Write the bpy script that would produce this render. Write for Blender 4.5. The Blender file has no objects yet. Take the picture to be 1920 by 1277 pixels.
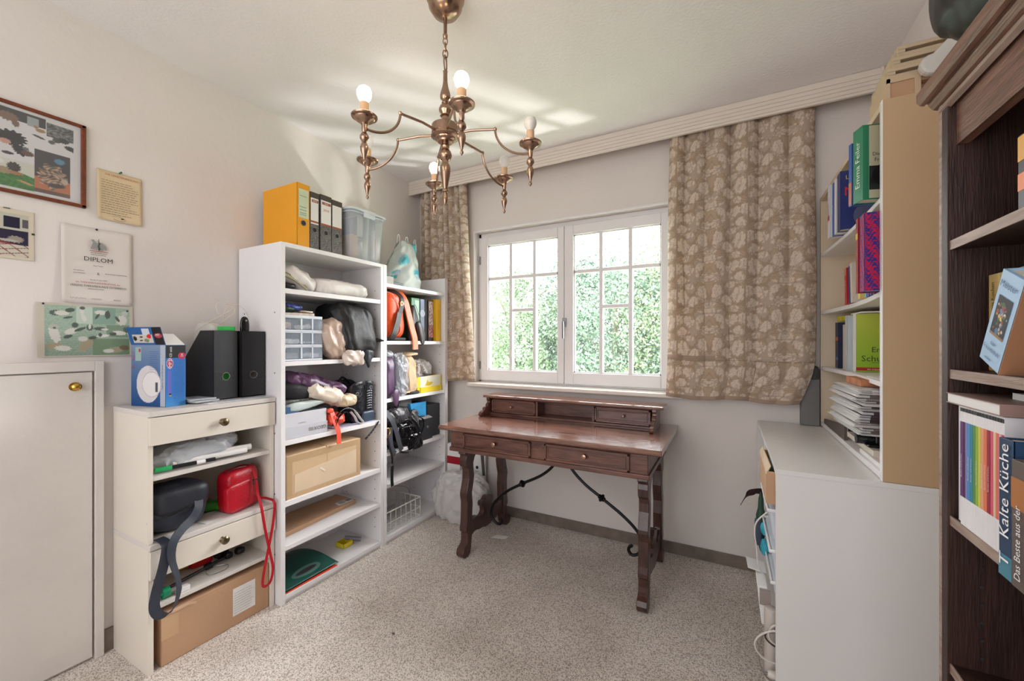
import bpy, math, random
import numpy as np
from mathutils import Vector, Matrix, noise as mn
PI = math.pi
C = bpy.context.scene.collection
rnd = random.Random(7)

# ------------------------------------------------------------------ camera, sky, sun, lamps, exposure
sc = bpy.context.scene
cam = bpy.data.objects.new('camera', bpy.data.cameras.new('camera')); C.objects.link(cam)
cam.data.sensor_width = 36.0
cam.data.lens = 762.4 / 1920 * 36
cam.data.shift_y = (642.9 - 638.5) / 1920
cam.data.clip_start = 0.02; cam.data.clip_end = 200
cam.location = (0, 0, 1.25); cam.rotation_euler = (PI / 2, 0, math.radians(28.08))
sc.camera = cam
sc.view_settings.view_transform = 'Standard'; sc.view_settings.look = 'None'
sc.view_settings.gamma = 1; sc.view_settings.use_curve_mapping = False
sc.view_settings.exposure = 0.44
sc.cycles.use_denoising = True
sc.cycles.max_bounces = 8; sc.cycles.diffuse_bounces = 5; sc.cycles.transparent_max_bounces = 24
w = bpy.data.worlds.new('world'); sc.world = w; w.use_nodes = True
wn = w.node_tree.nodes; wn['Background'].inputs[0].default_value = (0.93, 0.97, 1.0, 1)
wn['Background'].inputs[1].default_value = 10

def lamp(name, kind, energy, loc, rot=(0, 0, 0), size=None, size_y=None, col=(1, 1, 1), **k):
    d = bpy.data.lights.new(name, kind); d.energy = energy; d.color = col
    if kind == 'AREA':
        d.size = size
        if size_y: d.shape = 'RECTANGLE'; d.size_y = size_y
    for a, b in k.items(): setattr(d, a, b)
    o = bpy.data.objects.new(name, d); C.objects.link(o); o.location = loc; o.rotation_euler = rot
    return o
# hazy bright sun over the garden, coming in softly through the window from the upper right
sn = lamp('sun', 'SUN', 14.0, (3, 8, 8), col=(1, .97, .97), angle=1.15)
sn.rotation_euler = Vector((-.38, -.78, -.58)).to_track_quat('-Z', 'Y').to_euler()
# added fill light just inside the closed rear wall, brightening the room from behind
lamp('rear_fill', 'AREA', 30, (-0.75, -1.38, 1.5), (PI / 2, 0, 0), 2.2, 1.9, (.94, .96, 1))
# unseen lamp added low in the garden, for reflected sun streaks on the ceiling
gl = lamp('streak_lamp', 'AREA', 120, (1.0, 4.8, -1.05), (0, 0, 0), .24, .18, (1, .97, .98))
gl.rotation_euler = Vector((-1.0 - 1.0, 2.6 - 4.8, 1.65 + 1.05)).to_track_quat('-Z', 'Y').to_euler()
p_ = lamp('window_portal', 'AREA', 1, (-0.99, 2.72, 1.52), (-PI / 2, 0, 0), 1.42, 1.13)
p_.data.cycles.is_portal = True

# ------------------------------------------------------------------ materials
def lin(c):
    return tuple(((x / 255) / 12.92 if x / 255 <= .04045 else ((x / 255 + .055) / 1.055) ** 2.4) for x in c)
MATS = {}
def newmat(name):
    m = bpy.data.materials.new(name); m.use_nodes = True
    return m, m.node_tree.nodes, m.node_tree.links, m.node_tree.nodes['Principled BSDF']
def mat(name, col, rough=.5, metal=0, var=.06, vs=6, bump=0, bs=60, emis=0, sheen=0, trans=0, spec=None, stretch=None, col2=None, dist=0, coat=0):
    """plain procedural material: base colour with a soft noise, optional fine relief"""
    if name in MATS: return MATS[name]
    m, N, L, b = newmat(name); MATS[name] = m
    c = lin(col)
    b.inputs['Roughness'].default_value = rough; b.inputs['Metallic'].default_value = metal
    if spec is not None: b.inputs['Specular IOR Level'].default_value = spec
    if coat: b.inputs['Coat Weight'].default_value = coat
    tc = N.new('ShaderNodeTexCoord'); mp = N.new('ShaderNodeMapping'); L.new(tc.outputs['Object'], mp.inputs[0])
    if stretch: mp.inputs['Scale'].default_value = stretch
    n = N.new('ShaderNodeTexNoise'); n.inputs['Scale'].default_value = vs; n.inputs['Detail'].default_value = 5
    n.inputs['Distortion'].default_value = dist
    L.new(mp.outputs[0], n.inputs['Vector'])
    r = N.new('ShaderNodeValToRGB'); L.new(n.outputs[0], r.inputs[0])
    r.color_ramp.elements[0].position = .3; r.color_ramp.elements[1].position = .7
    c2 = lin(col2) if col2 else tuple(min(1, x * (1 + var)) for x in c)
    c1 = c if col2 else tuple(x * (1 - var) for x in c)
    r.color_ramp.elements[0].color = (*c1, 1); r.color_ramp.elements[1].color = (*c2, 1)
    L.new(r.outputs[0], b.inputs['Base Color'])
    if bump:
        n2 = N.new('ShaderNodeTexNoise'); n2.inputs['Scale'].default_value = bs; n2.inputs['Detail'].default_value = 3
        L.new(mp.outputs[0], n2.inputs['Vector'])
        bp = N.new('ShaderNodeBump'); bp.inputs['Strength'].default_value = bump; bp.inputs['Distance'].default_value = .01
        L.new(n2.outputs[0], bp.inputs['Height']); L.new(bp.outputs[0], b.inputs['Normal'])
    if emis:
        b.inputs['Emission Color'].default_value = (*c, 1); b.inputs['Emission Strength'].default_value = emis
    if trans: b.inputs['Transmission Weight'].default_value = trans
    return m
def clearmat(name, col=(235, 240, 242), alpha=.75, rough=.15, fog=.5):
    """thin clear plastic or glass: transparent, a little film of its own colour, a gloss on top"""
    if name in MATS: return MATS[name]
    m, N, L, b = newmat(name); MATS[name] = m
    b.inputs['Base Color'].default_value = (*lin(col), 1); b.inputs['Roughness'].default_value = rough
    t = N.new('ShaderNodeBsdfTransparent'); mx = N.new('ShaderNodeMixShader')
    f = N.new('ShaderNodeLayerWeight'); f.inputs[0].default_value = .5
    pw = N.new('ShaderNodeMath'); pw.operation = 'POWER'; pw.inputs[1].default_value = 4; L.new(f.outputs[1], pw.inputs[0])
    mt = N.new('ShaderNodeMath'); mt.operation = 'MULTIPLY_ADD'; mt.use_clamp = True; mt.inputs[1].default_value = .7 * alpha; mt.inputs[2].default_value = 1 - alpha + .02
    L.new(pw.outputs[0], mt.inputs[0]); L.new(mt.outputs[0], mx.inputs[0])
    L.new(t.outputs[0], mx.inputs[1]); L.new(b.outputs[0], mx.inputs[2])
    L.new(mx.outputs[0], N['Material Output'].inputs[0])
    return m
def paintmat(name='printed_colours', rough=.5, transl=0, bump=0, spec=.3):
    if name in MATS: return MATS[name]
    m, N, L, b = newmat(name); MATS[name] = m
    a = N.new('ShaderNodeAttribute'); a.attribute_name = 'Col'
    L.new(a.outputs[0], b.inputs['Base Color']); b.inputs['Roughness'].default_value = rough
    b.inputs['Specular IOR Level'].default_value = spec
    if bump:
        tc = N.new('ShaderNodeTexCoord'); mp = N.new('ShaderNodeMapping'); mp.inputs['Scale'].default_value = (1, 1, 14)
        L.new(tc.outputs['Object'], mp.inputs[0])
        n = N.new('ShaderNodeTexNoise'); n.inputs['Scale'].default_value = 60; L.new(mp.outputs[0], n.inputs['Vector'])
        bp = N.new('ShaderNodeBump'); bp.inputs['Strength'].default_value = bump; bp.inputs['Distance'].default_value = .004
        L.new(n.outputs[0], bp.inputs['Height']); L.new(bp.outputs[0], b.inputs['Normal'])
    if transl:
        t = N.new('ShaderNodeBsdfTranslucent'); L.new(a.outputs[0], t.inputs[0])
        mx = N.new('ShaderNodeMixShader'); mx.inputs[0].default_value = transl
        L.new(b.outputs[0], mx.inputs[1]); L.new(t.outputs[0], mx.inputs[2]); L.new(mx.outputs[0], N['Material Output'].inputs[0])
    return m
def wood(name, dark, light, rough=.4, stretch=(1, 1, 1), scale=9, bump=.15, coat=0):
    return mat(name, dark, rough, col2=light, vs=scale, stretch=stretch, bump=bump, bs=scale * 5, dist=1.2, coat=coat)

WALL = mat('wall_plaster', (222, 215, 210), .9, var=.02, vs=2.5, bump=.16, bs=30)
WALLB = mat('back_wall_plaster', (220, 213, 208), .9, var=.02, vs=2.5, bump=.14, bs=35)
CEIL = mat('ceiling_plaster', (234, 231, 230), .9, var=.02, vs=3, bump=.22, bs=80)
WHITE = mat('white_laminate', (232, 230, 231), .38, var=.015, vs=4)
CREAM = mat('cream_laminate', (222, 214, 202), .42, var=.02, vs=4)
OLDWHITE = mat('aged_white_laminate', (214, 208, 202), .42, var=.03, vs=3)
BEIGE = mat('beige_side_laminate', (190, 160, 124), .5, var=.03, vs=2)
BEIGEIN = mat('beige_inner_laminate', (208, 190, 164), .5, var=.02, vs=2)
WINW = mat('window_white', (228, 226, 226), .35, var=.01)
DOORW = mat('hatch_white', (214, 208, 202), .55, var=.05, vs=3.5, bump=.25, bs=18)
DESK = wood('desk_wood', (78, 46, 38), (122, 80, 66), .36, (1, 6, 6), 5, coat=.25)
DESKTOP = wood('desk_top_wood', (92, 58, 48), (142, 102, 86), .17, (1, 7, 7), 4, coat=1)
DESKLEG = wood('desk_leg_wood', (50, 29, 24), (82, 50, 40), .38, (6, 6, 1), 5, coat=.25)
DARKW = wood('dark_bookcase_wood', (36, 19, 14), (58, 34, 26), .45, (9, 9, .7), 8)
MIDW = wood('cornice_wood', (98, 66, 52), (138, 102, 84), .42, (9, .8, 9), 7)
GREYW = wood('shelf_edge_wood', (128, 104, 90), (170, 150, 138), .45, (9, .9, 9), 6)
BRASS = mat('aged_brass', (166, 138, 118), .26, 1, var=.18, vs=14)
GOLD = mat('polished_brass', (200, 160, 80), .25, 1)
IRON = mat('black_iron', (28, 27, 29), .45, .6)
METAL = mat('grey_metal', (150, 150, 152), .3, 1)
BLACK = mat('black_fabric', (24, 24, 28), .65, var=.2, vs=30, bump=.2, bs=120)
LEATHER = mat('black_leather', (20, 21, 25), .34, var=.2, vs=12, bump=.35, bs=70)
CARD = mat('brown_cardboard', (186, 148, 116), .8, var=.05, vs=5, bump=.08, bs=150)
CARDL = mat('light_cardboard', (196, 172, 142), .75, var=.05, vs=5)
PAPER = mat('white_paper', (228, 226, 224), .8, var=.01)
INK = mat('black_ink', (40, 38, 40), .7)
REDINK = mat('red_ink', (170, 60, 50), .7)
WHITEINK = mat('white_ink', (235, 235, 235), .7)
PAGES = mat('book_pages', (216, 206, 190), .85, var=.05, vs=4, stretch=(1, 60, 1))
GLASS = clearmat('window_glass', (240, 248, 250), .985, .03)
PAINT = paintmat()

# ------------------------------------------------------------------ mesh helpers
ORG = {}
class M:
    def __init__(s): s.v = []; s.f = []; s.mi = []
    def add(s, vs, fs, mi=0):
        n = len(s.v); s.v += [tuple(v) for v in vs]; s.f += [tuple(i + n for i in f) for f in fs]; s.mi += [mi] * len(fs)
        return s
    def box(s, x0, x1, y0, y1, z0, z1, mi=0):
        x0, x1 = sorted((x0, x1)); y0, y1 = sorted((y0, y1)); z0, z1 = sorted((z0, z1))
        return s.add([(x, y, z) for z in (z0, z1) for y in (y0, y1) for x in (x0, x1)],
                     [(0, 2, 3, 1), (4, 5, 7, 6), (0, 1, 5, 4), (2, 6, 7, 3), (0, 4, 6, 2), (1, 3, 7, 5)], mi)
    def hexa(s, p, mi=0):   # 8 points ordered like box
        return s.add(p, [(0, 2, 3, 1), (4, 5, 7, 6), (0, 1, 5, 4), (2, 6, 7, 3), (0, 4, 6, 2), (1, 3, 7, 5)], mi)
    def prism(s, poly, ax, a, b, mi=0):
        n = len(poly)
        def P(q, t): return {'x': (t, q[0], q[1]), 'y': (q[0], t, q[1]), 'z': (q[0], q[1], t)}[ax]
        return s.add([P(q, a) for q in poly] + [P(q, b) for q in poly],
                     [tuple(range(n))[::-1], tuple(range(n, 2 * n))] + [(i, (i + 1) % n, n + (i + 1) % n, n + i) for i in range(n)], mi)
    def lathe(s, prof, c=(0, 0, 0), n=20, ax='z', mi=0):
        vs = []
        for r, h in prof:
            for k in range(n):
                a = 2 * PI * k / n; x, y = r * math.cos(a), r * math.sin(a)
                q = {'z': (x, y, h), 'x': (h, x, y), 'y': (x, h, y)}[ax]
                vs.append((c[0] + q[0], c[1] + q[1], c[2] + q[2]))
        fs = [(i * n + k, i * n + (k + 1) % n, (i + 1) * n + (k + 1) % n, (i + 1) * n + k) for i in range(len(prof) - 1) for k in range(n)]
        if len(prof) == 4 and prof[0][0] == prof[3][0] and prof[1][0] == prof[2][0] > prof[0][0] and prof[0][1] == prof[1][1]:   # an open ring
            fs += [(3 * n + k, 3 * n + (k + 1) % n, (k + 1) % n, k) for k in range(n)]
        else: fs += [tuple(range(n))[::-1], tuple(range((len(prof) - 1) * n, len(prof) * n))]
        return s.add(vs, fs, mi)
    def tube(s, pts, r, n=8, closed=False, mi=0):
        pts = [Vector(p) for p in pts]; N = len(pts); up = None; vs = []
        for i, p in enumerate(pts):
            a = pts[(i - 1) % N] if closed or i else p; b = pts[(i + 1) % N] if closed or i < N - 1 else p
            t = (b - a).normalized()
            if up is None: up = t.orthogonal().normalized()
            up = (up - t * up.dot(t)).normalized(); sd = t.cross(up)
            rr = r[i] if isinstance(r, (list, tuple)) else r
            for k in range(n):
                q = 2 * PI * k / n; vs.append(p + (up * math.cos(q) + sd * math.sin(q)) * rr)
        m = N if closed else N - 1
        fs = [(i * n + k, i * n + (k + 1) % n, ((i + 1) % N) * n + (k + 1) % n, ((i + 1) % N) * n + k) for i in range(m) for k in range(n)]
        if not closed: fs += [tuple(range(n))[::-1], tuple(range((N - 1) * n, N * n))]
        return s.add(vs, fs, mi)
    def strap(s, pts, wd, width, th=.002, mi=0):
        """flat band along pts; wd = direction across the band (vector or list)"""
        pts = [Vector(p) for p in pts]; N = len(pts); vs = []
        for i, p in enumerate(pts):
            t = (pts[min(i + 1, N - 1)] - pts[max(i - 1, 0)]).normalized()
            d = Vector(wd[i] if isinstance(wd, list) else wd); d = (d - t * d.dot(t)).normalized(); nn = t.cross(d)
            for a, b in ((-1, -1), (1, -1), (1, 1), (-1, 1)): vs.append(p + d * a * width / 2 + nn * b * th / 2)
        fs = [(i * 4 + k, i * 4 + (k + 1) % 4, i * 4 + 4 + (k + 1) % 4, i * 4 + 4 + k) for i in range(N - 1) for k in range(4)]
        return s.add(vs, fs + [(3, 2, 1, 0), tuple((N - 1) * 4 + k for k in range(4))], mi)
    def grid(s, fn, nu, nv, mi=0, closed=False):
        s.add([fn(i / nu, j / nv) for j in range(nv + 1) for i in range(nu + 1)],
              [(j * (nu + 1) + i, j * (nu + 1) + i + 1, (j + 1) * (nu + 1) + i + 1, (j + 1) * (nu + 1) + i) for j in range(nv) for i in range(nu)], mi)
        return s
    def sup(s, c, r, e1=.5, e2=.5, amp=0, fr=8, seed=0, rot=None, nu=40, nv=24, fn=None, zmin=None, ridge=0, mi=0):
        """soft body: rounded box / pillow with folds from noise"""
        sp = lambda x, e: math.copysign(abs(x) ** e, x)
        R = Matrix.Rotation(0, 3, 'X') if rot is None else rot
        vs = []
        if ridge: nu = int(nu * 1.7); nv = int(nv * 1.7)
        for j in range(nv + 1):
            ph = -PI / 2 + PI * j / nv
            for i in range(nu):
                th = 2 * PI * i / nu
                q = Vector((sp(math.cos(ph), e1) * sp(math.cos(th), e2), sp(math.cos(ph), e1) * sp(math.sin(th), e2), sp(math.sin(ph), e1)))
                p = Vector((q.x * r[0], q.y * r[1], q.z * r[2]))
                if fn: p = Vector(fn(p, q))
                if amp:
                    k = mn.noise(p * fr + Vector((seed * 7.3, seed, 0)))
                    if ridge:
                        kk = 0; qq = Vector((p.x * 1.2, p.y * 1.5 + .5 * p.z, p.z * .8 + .3 * p.y)) * fr
                        for oc in range(3): kk += (1 - 3.2 * abs(mn.noise(qq * 1.9 ** oc + Vector((seed, 3 * oc, 9))))) / 1.75 ** oc
                        k = kk * .75 * ridge + k * (1 - ridge)
                    p += (q.normalized() if q.length > 0 else q) * amp * k
                p = R @ p + Vector(c)
                if zmin is not None and p.z < zmin: p.z = zmin + (p.z - zmin) * .02
                vs.append(p)
        fs = [(j * nu + i, j * nu + (i + 1) % nu, (j + 1) * nu + (i + 1) % nu, (j + 1) * nu + i) for j in range(nv) for i in range(nu)]
        return s.add(vs, fs, mi)
    def xf(s, mtx):
        s.v = [tuple(mtx @ Vector(v)) for v in s.v]; return s

def tag(o, label, cat, group=None, kind=None):
    o['label'] = label; o['category'] = cat
    if group: o['group'] = group
    if kind: o['kind'] = kind
    return o
def thing(name, label, cat, loc=(0, 0, 0), group=None):
    o = bpy.data.objects.new(name, None); C.objects.link(o); o.location = loc; o.empty_display_size = .05
    ORG[o] = Vector(loc); return tag(o, label, cat, group)
def build(name, m, mats, parent=None, smooth=False, bevel=0, label=None, subd=0, solid=0, angle=40):
    org = ORG[parent] if parent else None
    if org is None:
        a = np.array(m.v); org = Vector(((a[:, 0].min() + a[:, 0].max()) / 2, (a[:, 1].min() + a[:, 1].max()) / 2, a[:, 2].min()))
    me = bpy.data.meshes.new(name)
    me.from_pydata([(v[0] - org.x, v[1] - org.y, v[2] - org.z) for v in m.v], [], m.f)
    for q in (mats if isinstance(mats, (list, tuple)) else [mats]): me.materials.append(q)
    me.polygons.foreach_set('material_index', m.mi)
    if smooth:
        me.polygons.foreach_set('use_smooth', [True] * len(me.polygons))
        me.update()
        try: me.set_sharp_from_angle(angle=math.radians(angle))
        except Exception: pass
    me.update()
    o = bpy.data.objects.new(name, me); C.objects.link(o); ORG[o] = org
    if parent: o.parent = parent
    else: o.location = org
    if label: o['label'] = label
    if bevel:
        b = o.modifiers.new('bevel', 'BEVEL'); b.width = bevel; b.segments = 2; b.limit_method = 'ANGLE'; b.angle_limit = math.radians(50)
    if subd:
        b = o.modifiers.new('subd', 'SUBSURF'); b.levels = b.render_levels = subd
    if solid:
        b = o.modifiers.new('solid', 'SOLIDIFY'); b.thickness = solid; b.offset = 0
    return o
def struct(name, m, mats, **k):
    o = build(name, m, mats, **k)
    if not o.parent: o['kind'] = 'structure'
    return o
def paint(name, fn, colfn, nu, nv, parent=None, material=None, label=None, solid=0, smooth=True):
    """a grid surface whose printed colours are computed per point (a print, a photograph, a woven pattern)"""
    m = M().grid(fn, nu, nv)
    o = build(name, m, material or PAINT, parent, smooth=smooth, label=label, solid=solid, angle=180)
    U, V = np.meshgrid(np.linspace(0, 1, nu + 1), np.linspace(0, 1, nv + 1))
    c = np.clip(colfn(U, V), 0, 1).reshape(-1, 3)
    c = np.where(c <= .04045, c / 12.92, ((c + .055) / 1.055) ** 2.4)
    at = o.data.color_attributes.new('Col', 'FLOAT_COLOR', 'POINT')
    at.data.foreach_set('color', np.concatenate([c, np.ones((len(c), 1))], 1).astype(np.float32).ravel())
    return o
def flat(org, r, u, w_, h):
    org, r, u = Vector(org), Vector(r), Vector(u)
    return lambda a, b: tuple(org + r * (a * w_) + u * (b * h))
def smooth_path(pts, n=8):
    P = [Vector(p) for p in pts]; out = []
    for i in range(len(P) - 1):
        a, b, c, d = P[max(i - 1, 0)], P[i], P[i + 1], P[min(i + 2, len(P) - 1)]
        for k in range(n):
            t = k / n
            out.append(.5 * ((2 * b) + (c - a) * t + (2 * a - 5 * b + 4 * c - d) * t * t + (3 * b - a - 3 * c + d) * t ** 3))
    return out + [P[-1]]
def text(s, pos, right, up, size, material, parent, maxw=None, name='lettering', label=None, lift=.0006):
    """flat letters centred on pos, reading along right"""
    cu = bpy.data.curves.new('txt', 'FONT'); cu.body = s; cu.size = 1; cu.align_x = 'CENTER'; cu.align_y = 'CENTER'; cu.resolution_u = 2
    to = bpy.data.objects.new('txt', cu)
    me = bpy.data.meshes.new_from_object(to); bpy.data.objects.remove(to); bpy.data.curves.remove(cu)
    n = len(me.vertices)
    if n == 0: return None
    co = np.empty(n * 3); me.vertices.foreach_get('co', co); co = co.reshape(-1, 3)
    wd = co[:, 0].max() - co[:, 0].min(); sx = size
    if maxw and wd * size > maxw: sx = maxw / wd
    r, u = Vector(right).normalized(), Vector(up).normalized(); nn = r.cross(u)
    org = ORG[parent]; p = Vector(pos) + nn * lift - org
    cx = (co[:, 0].max() + co[:, 0].min()) / 2; cy = (co[:, 1].max() + co[:, 1].min()) / 2
    out = np.array(p)[None] + (co[:, :1] - cx) * sx * np.array(r)[None] + (co[:, 1:2] - cy) * size * np.array(u)[None]
    me.vertices.foreach_set('co', out.ravel()); me.materials.clear(); me.materials.append(material); me.update()
    o = bpy.data.objects.new(name, me); C.objects.link(o); o.parent = parent; ORG[o] = org
    if label: o['label'] = label
    return o
def rows(pos, right, up, wd, hts, material, parent, seed=1, gap=.2, th=.0016, name='printed_text', lift=.0006, rag=.2):
    """lines of print too small to read: short dashes, one per word"""
    g = random.Random(seed); r, u = Vector(right), Vector(up); nn = r.cross(u); m = M()
    for h in hts:
        x = 0; end = wd * (1 - g.random() * rag)
        while x < end:
            l = min(g.uniform(.04, .13) * wd, end - x)
            a = Vector(pos) + r * x + u * h + nn * lift
            m.add([a, a + r * l, a + r * l + u * th, a + u * th], [(0, 1, 2, 3)]); x += l + wd * .02
    return build(name, m, material, parent)
XP, YP, ZP = (1, 0, 0), (0, 1, 0), (0, 0, 1); XN, YN = (-1, 0, 0), (0, -1, 0)

# ------------------------------------------------------------------ room
XL, XR, YB, H, YF = -2.232, .646, 2.588, 2.518, -1.5
def carpet():
    m, N, L, b = newmat('speckled_carpet'); b.inputs['Roughness'].default_value = 1; b.inputs['Specular IOR Level'].default_value = .1
    tc = N.new('ShaderNodeTexCoord')
    def nz(s, d=2):
        n = N.new('ShaderNodeTexNoise'); n.inputs['Scale'].default_value = s; n.inputs['Detail'].default_value = d; L.new(tc.outputs['Object'], n.inputs['Vector']); return n
    a, c_, big = nz(225, 3), nz(450), nz(2.6, 5)
    r = N.new('ShaderNodeValToRGB'); L.new(a.outputs[0], r.inputs[0])
    e = r.color_ramp.elements; e[0].position = .38; e[0].color = (*lin((166, 154, 145)), 1); e[1].position = .55; e[1].color = (*lin((238, 230, 222)), 1)
    mx = N.new('ShaderNodeMix'); mx.data_type = 'RGBA'; mx.blend_type = 'MULTIPLY'; mx.inputs[0].default_value = 1
    r2 = N.new('ShaderNodeValToRGB'); L.new(big.outputs[0], r2.inputs[0])
    r2.color_ramp.elements[0].position = .35; r2.color_ramp.elements[0].color = (.8, .78, .76, 1); r2.color_ramp.elements[1].position = .65; r2.color_ramp.elements[1].color = (1, 1, 1, 1)
    L.new(r.outputs[0], mx.inputs[6]); L.new(r2.outputs[0], mx.inputs[7]); L.new(mx.outputs[2], b.inputs['Base Color'])
    bp = N.new('ShaderNodeBump'); bp.inputs['Strength'].default_value = .5; bp.inputs['Distance'].default_value = .004
    L.new(c_.outputs[0], bp.inputs['Height']); L.new(bp.outputs[0], b.inputs['Normal'])
    return m
struct('floor', M().box(XL - .2, XR + .2, YF - .2, YB + .25, -.1, 0), carpet())
struct('ceiling', M().box(XL - .2, XR + .2, YF - .2, YB + .3, H, H + .25), CEIL)
struct('wall_left', M().box(XL - .2, XL, YF - .2, YB + .3, 0, H), WALL)
struct('wall_right', M().box(XR, XR + .2, YF - .2, YB + .3, 0, H), WALL)
# rear wall behind the camera
struct('wall_front', M().box(XL, XR, YF - .12, YF, 0, H), WALL)
WX0, WX1, WZ0, WZ1 = -1.70, -.285, .955, 2.083
mb = M().box(XL, WX0, YB, YB + .25, 0, H).box(WX1, XR, YB, YB + .25, 0, H).box(WX0, WX1, YB, YB + .25, 0, WZ0).box(WX0, WX1, YB, YB + .25, WZ1, H)
struct('wall_back', mb, WALLB)
STONE = mat('stone_skirting', (116, 104, 94), .5, var=.25, vs=14)
struct('baseboard_back', M().box(-1.86, .13, YB - .012, YB, 0, .067), STONE, bevel=.002)
struct('baseboard_left', M().box(XL, XL + .012, .669, YB, 0, .09), STONE, bevel=.002)
# window
wi = struct('window_1', M().box(WX0, WX0 + .022, YB + .06, YB + .12, WZ0, WZ1).box(WX1 - .022, WX1, YB + .06, YB + .12, WZ0, WZ1)
            .box(WX0, WX1, YB + .06, YB + .12, WZ1 - .03, WZ1).box(WX0, WX1, YB + .06, YB + .12, WZ0, WZ0 + .014), WINW, bevel=.002)
for k, (x0, x1, gx0, gx1, mx_) in enumerate(((-1.676, -1.001, -1.613, -1.047, (-1.420, -1.228)), (-.997, -.309, -.933, -.368, (-.745, -.554)))):
    y0, y1 = YB + .045, YB + .10; gz0, gz1 = 1.047, 1.985
    sm = M().box(x0, gx0, y0, y1, .967, 2.052).box(gx1, x1, y0, y1, .967, 2.052).box(gx0, gx1, y0, y1, .967, gz0).box(gx0, gx1, y0, y1, gz1, 2.052)
    s_ = struct('window_sash', sm, WINW, parent=wi, bevel=.004)
    bm_ = M().box(gx0 - .006, gx1 + .006, y0 + .012, y0 + .018, gz0 - .006, gz0 + .008).box(gx0 - .006, gx1 + .006, y0 + .012, y0 + .018, gz1 - .008, gz1 + .006)
    bm_.box(gx0 - .006, gx0 + .008, y0 + .012, y0 + .018, gz0, gz1).box(gx1 - .008, gx1 + .006, y0 + .012, y0 + .018, gz0, gz1)
    build('glazing_bead', bm_, WINW, s_)
    for x in mx_: build('muntin', M().box(x - .0125, x + .0125, y0 + .008, y0 + .045, gz0, gz1), WINW, s_, bevel=.003)
    build('muntin', M().box(gx0, gx1, y0 + .012, y0 + .041, 1.722, 1.746), WINW, s_, bevel=.003)
    build('muntin', M().box(mx_[0], mx_[1], y0 + .012, y0 + .041, 1.478, 1.502), WINW, s_, bevel=.003)
    xs = (gx0, mx_[0], mx_[1], gx1)
    for i in range(3):
        zz = (gz0, 1.735, gz1) if i != 1 else (gz0, 1.49, 1.735, gz1)
        for z0, z1 in zip(zz, zz[1:]):
            build('pane', M().box(xs[i] - .003, xs[i + 1] + .003, y0 + .024, y0 + .027, z0 - .003, z1 + .003), GLASS, s_)
hd = build('window_handle', M().box(-1.008, -.980, YB + .028, YB + .046, 1.36, 1.42), METAL, wi, bevel=.003)
build('handle_lever', M().tube(smooth_path([(-.994, YB + .03, 1.395), (-.994, YB + .012, 1.395), (-.994, YB + .006, 1.375), (-.992, YB + .006, 1.28)], 5), .0075), METAL, hd, smooth=True)
for z in (1.08, 1.88): build('hinge', M().lathe([(.006, z - .03), (.006, z + .03)], (WX0 + .016, YB + .05, 0), 10), METAL, wi)
struct('trim_1', M().box(-1.735, -.232, YB - .062, YB + .045, .925, .951), mat('sill_white', (226, 218, 208), .4), bevel=.006)
struct('trim_2', M().box(WX0 - .004, WX1, YB - .008, YB + .002, WZ1 - .002, WZ1 + .014).box(WX0 - .014, WX0, YB - .006, YB + .002, WZ0, WZ1 + .014), WINW, bevel=.004)
# low hatch door in the left wall
dr = struct('door_1', M().box(XL, XL + .018, .1, .636, .012, 1.135), DOORW, bevel=.002)
build('door_frame', M().box(XL, XL + .026, .642, .668, 0, 1.178).box(XL, XL + .026, .1, .642, 1.14, 1.178), DOORW, dr, bevel=.002)
build('knob', M().lathe([(.016, 0), (.017, .004), (.007, .006), (.007, .016), (.012, .02), (.014, .026), (.009, .031), (.001, .032)], (XL + .018, .586, 1.082), 20, 'x'), GOLD, dr, smooth=True)

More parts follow.
